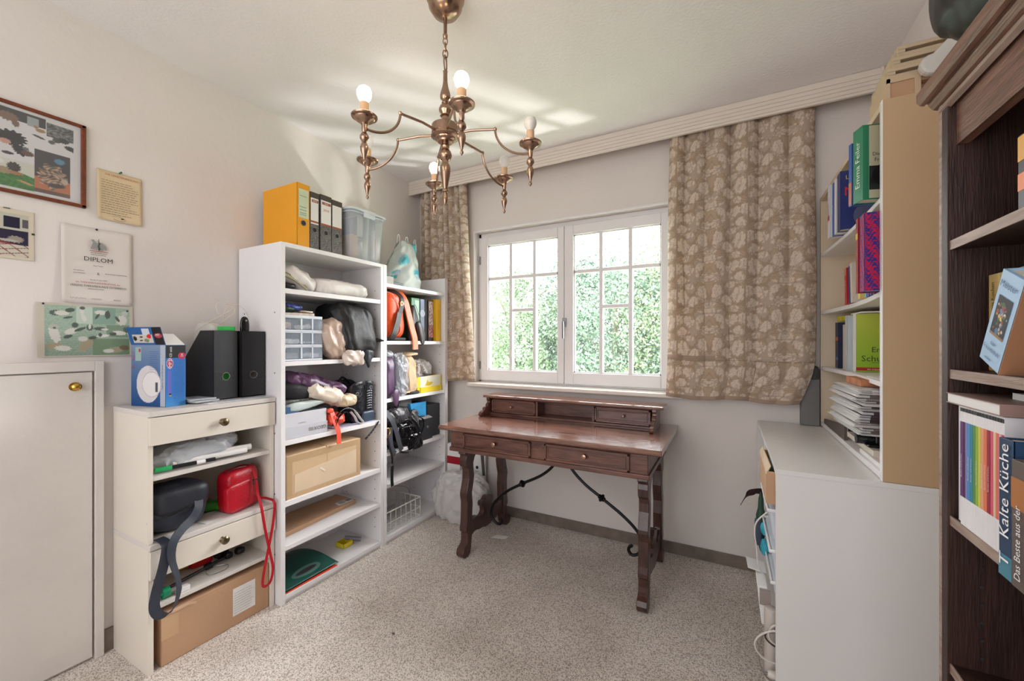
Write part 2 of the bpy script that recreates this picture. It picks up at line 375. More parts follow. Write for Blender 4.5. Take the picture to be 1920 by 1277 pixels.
# ------------------------------------------------------------------ garden beyond the window
struct('ground', M().box(-30, 30, YB + .26, 60, -1.3, -1.2), mat('lawn', (120, 150, 80), .9, var=.2, vs=3))
LEAFS = [mat('leaf_green_%d' % i, c, .6, var=.25, vs=2) for i, c in enumerate([(104, 124, 92), (96, 118, 98), (118, 132, 98), (90, 110, 94)])]
BARK = mat('bark', (118, 116, 98), .9, var=.2)
def tree(x, y, h, r, lm, label, seed, n=30000, low=-1.0):
    t = thing('broadleaf_tree', label, 'tree', (x, y, -1.2), 'trees in the garden beyond the window')
    g = np.random.default_rng(seed)
    m = M().tube([(x, y, -1.2), (x + .05, y, 0), (x - .03, y, h * .5), (x, y, h - .4)], [.12, .09, .05, .02], 8)
    for k in range(5):
        a = k * 1.3 + seed; z = .2 + h * .13 * k
        m.tube([(x, y, z), (x + math.cos(a) * r * .5, y + math.sin(a) * r * .5, z + .7), (x + math.cos(a) * r * .8, y + math.sin(a) * r * .8, z + .9)], [.03, .02, .01], 6)
    build('trunk', m, BARK, t, smooth=True)
    nc = 90; th = g.uniform(0, 2 * PI, nc); zz = g.uniform(low, h, nc); mid = (low + h) / 2
    rr = r * np.sqrt(np.clip(1 - ((zz - mid) / ((h - low) / 2 + .15)) ** 2, .05, 1)) * g.uniform(.35, 1, nc)
    cc = np.stack([x + rr * np.cos(th), y + rr * np.sin(th), zz], 1)
    ci = g.integers(0, nc, n); d = g.normal(size=(n, 3)); d /= np.linalg.norm(d, axis=1)[:, None]
    p = cc[ci] + d * (g.uniform(.3, 1, n)[:, None] ** .5) * g.uniform(.25, .55, nc)[ci][:, None]
    a = g.normal(size=(n, 3)); a /= np.linalg.norm(a, axis=1)[:, None]
    b = np.cross(a, g.normal(size=(n, 3))); b /= np.linalg.norm(b, axis=1)[:, None]
    s = g.uniform(.018, .042, n)[:, None]
    v = np.stack([p - a * s, p - b * s * .5, p + a * s, p + b * s * .5], 1).reshape(-1, 3) - np.array([x, y, -1.2])
    me = bpy.data.meshes.new('foliage'); me.vertices.add(4 * n); me.vertices.foreach_set('co', v.ravel())
    me.loops.add(4 * n); me.loops.foreach_set('vertex_index', np.arange(4 * n)); me.polygons.add(n)
    me.polygons.foreach_set('loop_start', np.arange(n) * 4); me.polygons.foreach_set('loop_total', np.full(n, 4)); me.update(); me.validate()
    me.materials.append(lm); o = bpy.data.objects.new('foliage', me); C.objects.link(o); o.parent = t; o['kind'] = 'stuff'
tree(-3.9, 7.4, 2.55, 1.3, LEAFS[0], 'round leafy tree seen through the left pane column of the left window sash', 1)
tree(-2.7, 8.2, 2.9, 1.3, LEAFS[3], 'dark green tree seen through the middle of the left window sash', 2)
tree(-1.75, 7.2, 2.5, 1.15, LEAFS[1], 'leafy tree seen behind the meeting stiles of the window', 3)
tree(-.55, 7.6, 3.15, 1.2, LEAFS[2], 'bright tree seen through the middle of the right window sash', 4)
tree(.75, 7.4, 3.55, 1.2, LEAFS[0], 'tallest tree, at the right edge of the right window sash', 5)
tree(-1.9, 10.8, 3.3, 2.0, LEAFS[2], 'pale tree far behind the centre of the window', 6)
tree(-5.2, 11.5, 2.7, 2.2, LEAFS[3], 'tree far behind the left window sash', 7)
tree(1.9, 10.5, 4.2, 1.8, LEAFS[1], 'tree far behind the right window sash', 8)
t = thing('garden_parasol', 'white garden parasol low in the right window sash', 'parasol', (-.02, 5.0, -1.2))
build('pole', M().lathe([(.02, -1.2), (.02, .86)], (-.02, 5.0, 0), 8), METAL, t)
build('canopy', M().lathe([(.55, .56), (.28, .74), (.02, .88), (.001, .9)], (-.02, 5.0, 0), 8), mat('parasol_cloth', (236, 236, 234), .8), t)

# ------------------------------------------------------------------ pelmet and curtains
PELM = mat('pelmet_cream', (222, 212, 200), .45, var=.02)
t = thing('curtain_pelmet', 'long cream curtain pelmet with fine grooves under the ceiling', 'pelmet', (-.8, YB, 2.41))
m = M().box(XL + .002, XR - .03, 2.449, 2.462, 2.412, H)
for z0, z1 in ((2.412, 2.424), (2.427, 2.444), (2.447, 2.463), (2.466, 2.484), (2.487, 2.516)): m.box(XL + .002, XR - .03, 2.445, 2.45, z0, z1)
build('front_board', m, PELM, t, bevel=.001)
build('end_cap', M().box(XR - .03, XR - .018, 2.443, YB, 2.41, H), PELM, t, bevel=.001)
build('curtain_rail', M().box(XL + .01, XR - .04, 2.49, 2.545, 2.475, 2.517), PELM, t)
def damask(x, z):
    W_, H_ = .215, .29
    col = np.floor(x / W_); xx = x - col * W_; flip = (col.astype(int) % 2) == 1
    xx = np.where(flip, W_ - xx, xx); zz = np.mod(z + np.where(np.floor(x / (2 * W_)).astype(int) % 2 == 1, H_ / 2, 0), H_)
    leaf = np.zeros_like(x); line = np.zeros_like(x)
    LV = ((.045, .055, .050, 1.9, 7), (.105, .030, .040, .5, 7), (.165, .075, .048, 1.3, 7), (.195, .020, .028, 2.6, 5), (.095, .105, .040, 2.4, 5), (.035, .145, .040, 1.0, 7), (.115, .170, .052, 1.6, 9),
          (.180, .160, .036, .2, 7), (.075, .215, .036, 2.7, 7), (.015, .215, .038, 1.5, 7), (.150, .235, .042, 1.9, 7), (.200, .265, .034, 1.1, 5), (.060, .275, .030, .4, 5))
    for cx, cz, R, th, k in LV:
        dx = xx - cx
        for oz in (-H_, 0, H_):
            dz = zz - cz + oz; u_ = dx * math.cos(th) + dz * math.sin(th); v_ = -dx * math.sin(th) + dz * math.cos(th)
            v2 = v_ * (1.25 + 6 * u_); r = np.hypot(u_, v2); a = np.arctan2(v2, u_)
            rr = R * (.62 + .34 * np.abs(np.cos(a * k / 2)) ** .5 * (1 - .15 * np.cos(a * 5)) + .12 * np.cos(a))
            leaf = np.maximum(leaf, np.clip((rr - r) / .002, 0, 1))
            line = np.maximum(line, ((np.abs(r - rr) < .0013) & (np.sin(a * 3 + th) > -.3)) * .9)
            line = np.maximum(line, ((np.abs(v2) < .0012) & (u_ < rr * .8)) * .8)
            line = np.maximum(line, ((np.abs(np.abs(v_) - .5 * (u_ + .3 * R)) < .0012) & (r < rr * .7) & (u_ > -.3 * R)) * .5)
    for ph in (0, .5):
        st = np.abs(xx - (W_ / 2 + .07 * np.sin(2 * PI * (zz / H_ + ph)))) < .0022
        line = np.maximum(line, st * .7)
    base = np.array([202, 180, 156]) / 255; lf = np.array([232, 217, 201]) / 255; ln = np.array([168, 146, 126]) / 255
    c = base[None, None] * (1 - leaf[..., None]) + lf[None, None] * leaf[..., None]
    return c * (1 - line[..., None] * .6) + ln[None, None] * line[..., None] * .6
CURT = paintmat('curtain_weave', .75, .32, .25, .15)
def curtain(label, xl, xr, zt, zb, folds, seed, ns, hemz, cutx=0):
    t = thing('curtain', label, 'curtain', ((xl(zt) + xr(zt)) / 2, 2.515, zb), 'damask curtains either side of the window')
    def fn(a, b):
        z = zb + (zt - zb) * b
        wob = .35 * math.sin(3.1 * b + seed) * (1 - b)
        s = 0
        for i in range(len(folds) - 1):
            if folds[i] <= a <= folds[i + 1] + 1e-6: s = (a - folds[i]) / (folds[i + 1] - folds[i]); ii = i
        A = .048 * (.45 + .55 * b)
        cr = abs(math.sin(PI * s)) ** (.5 + .8 * (1 - b))
        y = 2.526 - A * cr * (1 + .25 * math.sin(ii * 2.1 + seed)) + .008 * math.sin(9 * a + 4 * b + seed) * (1 - b) - .02 * (1 - b)
        x = xl(z) + (xr(z) - xl(z)) * (a + .012 * math.sin(6 * b + ii) * (1 - b))
        y -= .004 * math.exp(-((z - hemz) / .01) ** 2)
        zz = z + (.006 * math.sin(11 * a + seed) - (.012 if False else 0)) * (1 - b) ** 3
        return (x, y, zz)
    W_ = abs(xr(zt) - xl(zt)) * 1.25
    def colr(U, V):
        c = damask(U * W_ + seed * .4, zb + (zt - zb) * V)
        z = zb + (zt - zb) * V
        hem = ((np.abs(z - hemz) < .013) & (U < .36 if seed == 2 else U > 2)) | (z < zb + .02)
        c = np.where(hem[..., None], np.array([184, 162, 142]) / 255, c)
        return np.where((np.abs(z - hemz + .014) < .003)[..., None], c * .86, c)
    paint('drape', fn, colr, ns, 400, t, CURT, solid=.0012)
    return t
curtain('wide beige damask curtain at the right of the window, down to the sill', lambda z: -.304 - .02 * (2.43 - z) / 1.5,
        lambda z: .383 - (0 if z > 1.15 else .06 * ((1.15 - z) / .21) ** 1.5), 2.47, .937, [0, .127, .28, .46, .645, .84, 1], 2, 190, 1.166)
curtain('narrow beige damask curtain at the left of the window, beside the white shelves', lambda z: -2.157,
        lambda z: -1.729 + .075 * (2.43 - z) / 1.46, 2.47, .966, [0, .1, .22, .36, .52, .62, .74, .86, 1], 5, 130, 1.175)

# ------------------------------------------------------------------ chandelier
CX, CY = -.915, 1.197
ch = thing('chandelier', 'six-armed bronze chandelier hanging from the ceiling on a chain', 'chandelier', (CX, CY, 1.748))
build('canopy', M().lathe([(.07, H), (.069, 2.505), (.064, 2.50), (.060, 2.475), (.045, 2.452), (.022, 2.442), (.008, 2.438)], (CX, CY, 0), 32), BRASS, ch, smooth=True)
build('rod', M().lathe([(.0065, 2.442), (.0065, 2.38), (.009, 2.376), (.009, 2.368), (.005, 2.362)], (CX, CY, 0), 12), BRASS, ch, smooth=True)
def link(z, w_, h_, r, ang):
    pts = []
    for k in range(20):
        a = 2 * PI * k / 20; x = w_ * math.cos(a); pts.append((CX + x * math.cos(ang), CY + x * math.sin(ang), z + h_ * math.sin(a)))
    return build('chain_link', M().tube(pts, r, 6, True), BRASS, ch, smooth=True)
link(2.353, .008, .014, .0022, .5); link(2.331, .009, .016, .0024, 2.0); link(2.306, .009, .016, .0024, .5); link(2.272, .015, .028, .003, 1.9)
col = [(.004, 2.246), (.0085, 2.243), (.0075, 2.235), (.008, 2.205), (.011, 2.185), (.017, 2.165), (.0195, 2.152), (.018, 2.142), (.011, 2.134), (.011, 2.130), (.0135, 2.127), (.010, 2.122), (.018, 2.116),
       (.0235, 2.104), (.0225, 2.095), (.015, 2.086), (.0145, 2.082), (.019, 2.078), (.0135, 2.074), (.0135, 2.05)]
build('upper_column', M().lathe(col, (CX, CY, 0), 24), BRASS, ch, smooth=True)
build('hub', M().lathe([(.014, 2.046), (.047, 2.044), (.0495, 2.041), (.0495, 2.014), (.047, 2.012), (.047, 2.009), (.0515, 2.006), (.0515, 2.002), (.047, 1.999), (.038, 1.996), (.037, 1.992), (.029, 1.987), (.027, 1.982), (.014, 1.979)], (CX, CY, 0), 40), BRASS, ch, smooth=True, angle=25)
low = [(.0135, 1.98), (.0135, 1.972), (.0155, 1.968), (.0135, 1.962), (.0145, 1.955), (.021, 1.948), (.024, 1.935), (.021, 1.922), (.012, 1.914), (.012, 1.906), (.0165, 1.90), (.019, 1.888), (.018, 1.87), (.013, 1.84), (.008, 1.812),
       (.0105, 1.808), (.0105, 1.802), (.006, 1.798), (.0055, 1.792), (.008, 1.785), (.0095, 1.774), (.007, 1.762), (.002, 1.752), (.0005, 1.748)]
build('lower_column', M().lathe(low, (CX, CY, 0), 24), BRASS, ch, smooth=True)
BULBON = mat('lit_bulb', (255, 226, 180), .4, emis=34)
BULBOFF = mat('frosted_bulb', (225, 222, 216), .25, var=.01)
BULBCL = clearmat('clear_bulb_glass', (240, 240, 240), .72, .05)
CANDLE = mat('candle_sleeve', (214, 178, 142), .5)
for k in range(6):
    a = math.radians(16 + 60 * k); dx, dy = math.cos(a), math.sin(a)
    P = lambda r, z, s=0: (CX + dx * r - dy * s, CY + dy * r + dx * s, z)
    pts = [P(.045, 2.012), P(.10, 2.016), P(.188, 2.010)]
    pts2 = [P(.188 + .118 * (1 - math.cos(q * PI / 2 / 12)), 2.012 - .101 * math.sin(q * PI / 2 / 12)) for q in range(13)]
    ar = build('arm', M().tube(pts + [P(.191, 2.008)], .0045, 8).tube(pts2, .0042, 8).lathe([(.004, 2.005), (.0065, 2.009), (.006, 2.014), (.001, 2.018)], P(.188, 0), 8), BRASS, ch, smooth=True)
    c = P(.315, 0)
    build('drip_pan', M().lathe([(.010, 1.922), (.013, 1.928), (.022, 1.932), (.029, 1.937), (.031, 1.941), (.0385, 1.944), (.0395, 1.948), (.037, 1.950), (.03, 1.947), (.012, 1.945)], c, 28), BRASS, ar, smooth=True)
    build('pendant', M().lathe([(.0095, 1.925), (.0085, 1.917), (.0085, 1.906), (.006, 1.898), (.010, 1.893), (.0135, 1.886), (.0135, 1.879), (.009, 1.872), (.006, 1.868), (.0095, 1.862), (.0125, 1.853), (.0115, 1.842), (.007, 1.828), (.004, 1.816),
                                (.0035, 1.812), (.0055, 1.808), (.0055, 1.804), (.002, 1.799), (.0004, 1.796)], c, 16), BRASS, ar, smooth=True)
    build('candle_tube', M().lathe([(.0135, 1.946), (.0135, 1.990), (.012, 1.991)], c, 16), CANDLE, ar, smooth=True, angle=30)
    lit = k in (2, 4, 5)
    bp = [(.0115, 1.990), (.013, 1.996), (.0185, 2.004), (.0222, 2.016), (.0215, 2.025), (.017, 2.034), (.009, 2.0395), (.0005, 2.041)]
    build('bulb', M().lathe(bp, c, 20), BULBON if lit else (BULBOFF if k == 0 else BULBCL), ar, smooth=True, label='lit glowing bulb' if lit else ('unlit frosted bulb' if k == 0 else 'unlit clear glass bulb'))

# ------------------------------------------------------------------ desk
dk = thing('writing_desk', 'dark carved wooden writing desk under the window with a low drawer hutch', 'desk', (-.88, 2.2, 0))
dt = M().prism([(1.905, .742), (1.897, .748), (1.895, .756), (1.899, .762), (1.908, .768), (2.56, .768), (2.565, .75), (2.56, .742)], 'x', -1.503, -.262)
build('desktop', dt, DESKTOP, dk, bevel=.003)
m = M().box(-1.455, -.33, 1.957, 2.50, .634, .742).box(-1.462, -.323, 1.95, 2.506, .612, .636).box(-1.458, -.327, 1.953, 2.503, .726, .743)
build('apron', m, DESK, dk, bevel=.004)
def drawer(x0, x1, z0, z1, y, kx, kz, kr, mt=DESK, kmat=None):
    m = M().box(x0, x1, y, y + .02, z0, z1)
    for a, b, c_, d in ((x0, x1, z1 - .011, z1), (x0, x1, z0, z0 + .011), (x0, x0 + .011, z0, z1), (x1 - .011, x1, z0, z1)): m.box(a, b, y - .007, y + .002, c_, d)
    i = .017
    for a, b, c_, d in ((x0 + i, x1 - i, z1 - i - .004, z1 - i), (x0 + i, x1 - i, z0 + i, z0 + i + .004), (x0 + i, x0 + i + .004, z0 + i, z1 - i), (x1 - i - .004, x1 - i, z0 + i, z1 - i)): m.box(a, b, y - .003, y + .002, c_, d)
    o = build('drawer', m, mt, dk, bevel=.0015)
    build('knob', M().lathe([(kr * .6, -.001), (kr * .55, -.008), (kr * .95, -.014), (kr, -.02), (kr * .9, -.026), (kr * .5, -.028), (.0005, -.0285)], (kx, y, kz), 20, 'y'), kmat or BRASS, o, smooth=True)
drawer(-1.36, -.929, .639, .725, 1.952, -1.148, .688, .0135); drawer(-.849, -.413, .639, .725, 1.952, -.631, .688, .0135)
front = [(1.975, 0), (1.945, .002), (1.928, .018), (1.925, .036), (1.934, .057), (1.955, .068), (1.970, .078), (1.974, .10), (1.974, .137), (1.960, .150), (1.961, .168), (1.967, .20), (1.970, .26), (1.971, .315), (1.962, .355), (1.963, .372),
         (1.976, .41), (1.987, .45), (1.988, .49), (1.984, .512), (1.961, .53), (1.958, .565), (1.965, .59), (1.945, .606), (1.95, .618)]
back = [(2.11, .618), (2.10, .60), (2.075, .588), (2.048, .568), (2.033, .535), (2.036, .50), (2.042, .456), (2.033, .41), (2.019, .364), (2.022, .33), (2.027, .296), (2.022, .24), (2.022, .13), (2.014, .08), (2.010, .045), (2.0, .012)]
legp = front + back
cross = [(2.016, .232), (2.026, .203), (2.045, .191), (2.075, .195), (2.10, .192), (2.125, .178), (2.15, .180), (2.166, .20), (2.160, .222), (2.142, .236), (2.140, .255), (2.152, .266), (2.170, .262), (2.183, .268), (2.195, .278), (2.21, .280)]
crossb = [(2.21, .090), (2.18, .092), (2.16, .100), (2.14, .103), (2.11, .104), (2.088, .112), (2.060, .113), (2.035, .106), (2.016, .09)]
mir = lambda P: [(4.42 - y, z) for y, z in P][::-1]
for x0, x1 in ((-1.395, -1.345), (-.378, -.33)):
    build('leg', M().prism(legp, 'x', x0, x1), DESKLEG, dk, bevel=.003)
    build('leg', M().prism(mir(legp), 'x', x0, x1), DESKLEG, dk, bevel=.003)
    build('cross_board', M().prism(cross + mir(cross)[1:] + mir(crossb)[:-1] + crossb, 'x', x0 + .008, x1 - .008), DESKLEG, dk, bevel=.002)
    build('top_rail', M().prism([(2.10, .618), (2.32, .618), (2.31, .59), (2.27, .60), (2.24, .592), (2.21, .604), (2.18, .592), (2.15, .60), (2.11, .59)], 'x', x0 + .004, x1 - .004), DESKLEG, dk)
for sgn, pts, kn in ((-1, [(-.865, .625), (-.90, .54), (-.98, .465), (-1.108, .394), (-1.22, .325), (-1.30, .245), (-1.327, .175), (-1.305, .128), (-1.268, .115), (-1.25, .135), (-1.262, .155)], (-1.108, .394)),
                     (1, [(-.83, .625), (-.80, .54), (-.72, .46), (-.619, .395), (-.51, .325), (-.43, .255), (-.40, .19), (-.42, .138), (-.455, .122), (-.474, .145), (-.462, .168), (-.452, .165)], (-.619, .395))):
    st = build('iron_stretcher', M().tube(smooth_path([(x, 2.21, z) for x, z in pts], 6), .0085, 8), IRON, dk, smooth=True)
    q = Matrix.Translation((kn[0], 2.21, kn[1])) @ Matrix.Rotation(math.radians(60 * -sgn), 4, 'Y')
    build('iron_knot', M().lathe([(.009, -.02), (.013, -.017), (.012, -.011), (.02, -.006), (.023, 0), (.02, .006), (.012, .011), (.013, .017), (.009, .02)], (0, 0, 0), 14).xf(q), IRON, st, smooth=True)
# hutch
build('hutch_top', M().prism([(2.325, .884), (2.322, .890), (2.328, .9), (2.485, .9), (2.485, .884)], 'x', -1.462, -.312), DESKTOP, dk, bevel=.003)
m = M().box(-1.425, -.365, 2.362, 2.48, .768, .780).box(-1.425, -.365, 2.362, 2.48, .874, .885).box(-1.425, -.365, 2.472, 2.48, .78, .874)
for x in (-1.083, -.714): m.box(x - .007, x + .007, 2.362, 2.47, .78, .874)
build('hutch_frame', m, DESK, dk, bevel=.002)
side = [(2.48, .768), (2.48, .884), (2.345, .884), (2.343, .868), (2.352, .856), (2.350, .846), (2.338, .842), (2.330, .832), (2.33, .824), (2.300, .822), (2.292, .812), (2.294, .804), (2.270, .802), (2.252, .796), (2.243, .784), (2.247, .772), (2.26, .768)]
for x0, x1 in ((-1.447, -1.425), (-.375, -.352)): build('hutch_side', M().prism(side, 'x', x0, x1), DESK, dk, bevel=.002)
drawer(-1.415, -1.093, .784, .872, 2.366, -1.263, .827, .010, kmat=DESKTOP); drawer(-.704, -.385, .784, .872, 2.366, -.534, .829, .010, kmat=DESKTOP)

# ------------------------------------------------------------------ white shelving along the left wall
def shelving(label, y0, y1, shelves, zt, x0=-2.222, x1=-1.869, top=True, sy0=.021, sy1=.021):
    t = thing('shelf_unit', label, 'shelf unit', ((x0 + x1) / 2, (y0 + y1) / 2, 0), 'white shelf units against the left wall')
    m_ = WHITE
    build('side_panel', M().box(x0, x1, y0, y0 + sy0, 0, zt), m_, t, bevel=.0012)
    build('side_panel', M().box(x0, x1, y1 - sy1, y1, 0, zt), m_, t, bevel=.0012)
    build('back_panel', M().box(x0, x0 + .006, y0 + sy0, y1 - sy1, .02, zt), m_, t)
    if top: build('top_panel', M().box(x0, x1 + .0005, y0 + sy0, y1 - sy1, zt - .021, zt + .0005), m_, t, bevel=.0012)
    for z, th, inset in shelves: build('shelf', M().box(x0 + .006, x1 - inset, y0 + sy0, y1 - sy1, z - th, z), m_, t, bevel=.0012)
    build('plinth', M().box(x1 - .03, x1 - .012, y0 + sy0, y1 - sy1, 0, .02), m_, t)
    m = M()
    for k in range(26):
        z = .12 + k * .058
        for x in (x0 + .05, x1 - .05):
            m.box(x - .0025, x + .0025, y1 - sy1 - .0006, y1 - sy1 + .001, z - .0025, z + .0025)
            if z < 1.7 and k % 5 == 2: m.box(x - .003, x + .003, y0 - .0006, y0 + .001, z - .003, z + .003)
    build('pin_hole', m, INK, t)['kind'] = 'stuff'
    return t
shelving('tall white open shelf unit with binders on top', 1.183, 1.829, [(1.512, .024, .004), (1.160, .022, .004), (.780, .024, .004), (.488, .026, .004), (.274, .022, .004), (.042, .022, .0)], 1.731)
shelving('white open shelf unit beside the curtain, an orange bag on its upper shelf', 1.831, 2.475, [(1.620, .022, .004), (1.262, .022, .004), (.900, .022, .004), (.566, .022, .004), (.365, .022, .004), (.045, .024, .0)], 1.731, top=False, sy0=.026, sy1=.034)
def lowcab(label, z0, x1, y0, y1, h, sh, nm, cat='cabinet'):
    t = thing('drawer_cabinet', label, cat, (-2.06, (y0 + y1) / 2, z0), 'pair of low cream cabinets stacked by the hatch door')
    x0 = -2.222
    build('side_panel', M().box(x0, x1 - .016, y0, y0 + .017, z0, z0 + h - .0), CREAM, t, bevel=.001)
    build('side_panel', M().box(x0, x1 - .016, y1 - .017, y1, z0, z0 + h), CREAM, t, bevel=.001)
    build('back_panel', M().box(x0, x0 + .005, y0 + .017, y1 - .017, z0, z0 + h), CREAM, t)
    build('top_board', M().box(x0, x1 - .002, y0 - .001, y1 + .001, z0 + h - .019, z0 + h + .001), OLDWHITE, t, bevel=.002)
    build('shelf', M().box(x0 + .005, x1 - .02, y0 + .017, y1 - .017, sh - .017, sh), OLDWHITE, t, bevel=.001)
    d = build('drawer', M().box(x1 - .016, x1, y0 + .001, y1 - .003, z0 + h - .127, z0 + h - .022).box(x0 + .04, x1 - .016, y0 + .022, y1 - .022, z0 + h - .12, z0 + h - .045), CREAM, t, bevel=.0015)
    build('knob', M().lathe([(.013, 0), (.009, .003), (.007, .009), (.013, .013), (.0165, .018), (.0165, .023), (.012, .027), (.006, .029), (.0005, .029)], (x1, .946, z0 + h - .075), 22, 'x'), mat('antique_brass_knob', (120, 108, 84), .35, 1, var=.4, vs=60), d, smooth=True)
lowcab('lower cream cabinet on the floor, a cardboard box inside it', 0, -1.898, .700, 1.178, .490, .252, 1)
lowcab('upper cream cabinet carrying the blue box and the magazine files', .491, -1.902, .700, 1.178, .499, .742, 2)

# ------------------------------------------------------------------ right side: low white cabinets
CABW = mat('white_cabinet_laminate', (224, 221, 219), .28, var=.02, vs=3)
def rcab(label, y0, y1):
    t = thing('low_cabinet', label, 'cabinet', (.38, (y0 + y1) / 2, 0), 'low white cabinets under the tall bookcase')
    x0, x1 = .138, .56
    build('side_panel', M().box(x0, x1, y0, y0 + .018, 0, .812), CABW, t, bevel=.001)
    build('side_panel', M().box(x0, x1, y1 - .018, y1, 0, .812), CABW, t, bevel=.001)
    build('top_board', M().box(x0 - .002, x1 + .08, y0 - .002, y1, .812, .829), CABW, t, bevel=.0015)
    build('back_panel', M().box(x1 - .01, x1, y0 + .018, y1 - .018, 0, .812), CABW, t)
    for z in (.04, .29, .56): build('shelf', M().box(x0 + .02, x1 - .01, y0 + .018, y1 - .018, z - .016, z), CABW, t)
rcab('low white cabinet nearer the camera, its blank side facing it', 1.612, 2.105)
rcab('low white cabinet in the corner by the curtain, behind the nearer one', 2.108, 2.574)
t = thing('cardboard_box', 'shallow light cardboard box sticking out of the top of the white cabinet', 'box', (.2, 1.8, .70))
build('carton', M().box(.112, .40, 1.640, 1.97, .70, .703).box(.112, .115, 1.64, 1.97, .703, .80).box(.115, .40, 1.640, 1.643, .703, .81).box(.115, .40, 1.967, 1.97, .703, .81).box(.397, .40, 1.643, 1.967, .703, .81), CARD, t)
build('flap', M().hexa([(.112, 1.64, .80), (.1145, 1.64, .80), (.112, 1.97, .80), (.1145, 1.97, .80), (.126, 1.66, .824), (.1285, 1.66, .824), (.12, 1.95, .828), (.1225, 1.95, .828)]), CARDL, t)
o = build('green_folder', M().hexa([(.128, 1.84, .704), (.36, 1.84, .704), (.128, 1.842, .704), (.36, 1.842, .704), (.118, 1.84, .805), (.35, 1.84, .805), (.118, 1.842, .805), (.35, 1.842, .805)]), mat('mint_plastic', (160, 200, 190), .4)); tag(o, 'mint green folder standing in the shallow box of the white cabinet', 'folder')
PLW = clearmat('white_clear_plastic', (226, 232, 242), .35, .2)
for k, (z, zz, y0, y1, xo, lab) in enumerate(((.562, .672, 1.66, 1.95, .122, 'upper white plastic tray sticking out of the white cabinet below the carton'), (.445, .535, 1.655, 1.96, .128, 'middle white plastic tray sticking out of the white cabinet'), (.335, .43, 1.65, 1.95, .132, 'lowest white plastic tray sticking out of the white cabinet'))):
    t = thing('plastic_tray', lab, 'tray', (.25, 1.8, z), 'plastic trays in the white cabinet')
    if k == 1: pass
    m = M().hexa([(xo + .015, y0 + .01, z), (.50, y0 + .01, z), (xo + .015, y1 - .01, z), (.50, y1 - .01, z), (xo, y0, zz), (.51, y0, zz), (xo, y1, zz), (.51, y1, zz)])
    build('tray', m, PLW, t, bevel=.008)
    build('rim', M().tube([(xo - .004, y0 - .004, zz), (.51, y0 - .004, zz), (.51, y1 + .004, zz), (xo - .004, y1 + .004, zz)], .006, 6, True), WHITE, t, smooth=True)
o = build('ribbon', M().strap(smooth_path([(.045, 2.03, .545), (.07, 2.05, .585), (.10, 2.05, .607), (.13, 2.07, .604), (.18, 2.07, .60)]), (0.35, -.3, .9), .03, .002), mat('wine_ribbon', (52, 24, 28), .6)); tag(o, 'dark wine-coloured ribbon end sticking out of the white cabinet', 'ribbon')
o = build('umbrella', M().lathe([(.004, .625), (.009, .60), (.011, .56), (.018, .53), (.016, .46), (.008, .40), (.003, .38)], (.118, 1.99, 0), 12), mat('dark_green_cloth', (36, 66, 48), .6)); tag(o, 'rolled dark green umbrella hanging at the white cabinet front', 'umbrella')
for z0, z1, lab in ((.485, .53, 'upper turquoise cloth bulging out of the white cabinet'), (.41, .465, 'lower turquoise cloth bulging out of the white cabinet')):
    o = build('cloth', M().sup((.128, 1.9, (z0 + z1) / 2), (.016, .03, (z1 - z0) / 2), .6, .8, .008, 30, z0 * 9, nu=18, nv=12), mat('turquoise_cloth', (50, 160, 182), .7), smooth=True); tag(o, lab, 'cloth')
o = build('pouch', M().sup((.108, 1.985, .46), (.016, .02, .055), .5, .7, .006, 22, 4, nu=18, nv=14), mat('slate_cloth', (62, 72, 92), .7), smooth=True); tag(o, 'slate blue pouch between the trays and the umbrella', 'pouch')
m = M().hexa([(.066, 1.86, .360), (.128, 1.86, .352), (.062, 1.95, .360), (.128, 1.95, .352), (.066, 1.86, .363), (.128, 1.86, .355), (.062, 1.95, .363), (.128, 1.95, .355)])
o = build('envelope', m, PAPER); tag(o, 'white envelope corner poking out of the white cabinet', 'envelope')
m = M().hexa([(.106, 1.76, .21), (.13, 1.76, .21), (.106, 1.93, .21), (.13, 1.93, .21), (.092, 1.76, .35), (.126, 1.76, .35), (.092, 1.93, .35), (.126, 1.93, .35)])
o = build('paper_bag', m, PAPER, bevel=.004); tag(o, 'white paper carrier leaning out of the white cabinet', 'bag')
o = build('carton', M().box(.100, .134, 1.742, 1.755, .292, .345), mat('grey_card', (150, 138, 130), .7)); tag(o, 'small grey-brown card below the trays of the white cabinet', 'card')
o = build('tube', M().lathe([(.022, .045), (.022, .30), (.018, .302)], (.134, 1.72, 0), 18), mat('pale_tube', (206, 196, 188), .5), smooth=True); tag(o, 'upright pale cardboard tube low in the white cabinet', 'tube')
CW = mat('white_cable', (214, 206, 198), .45)
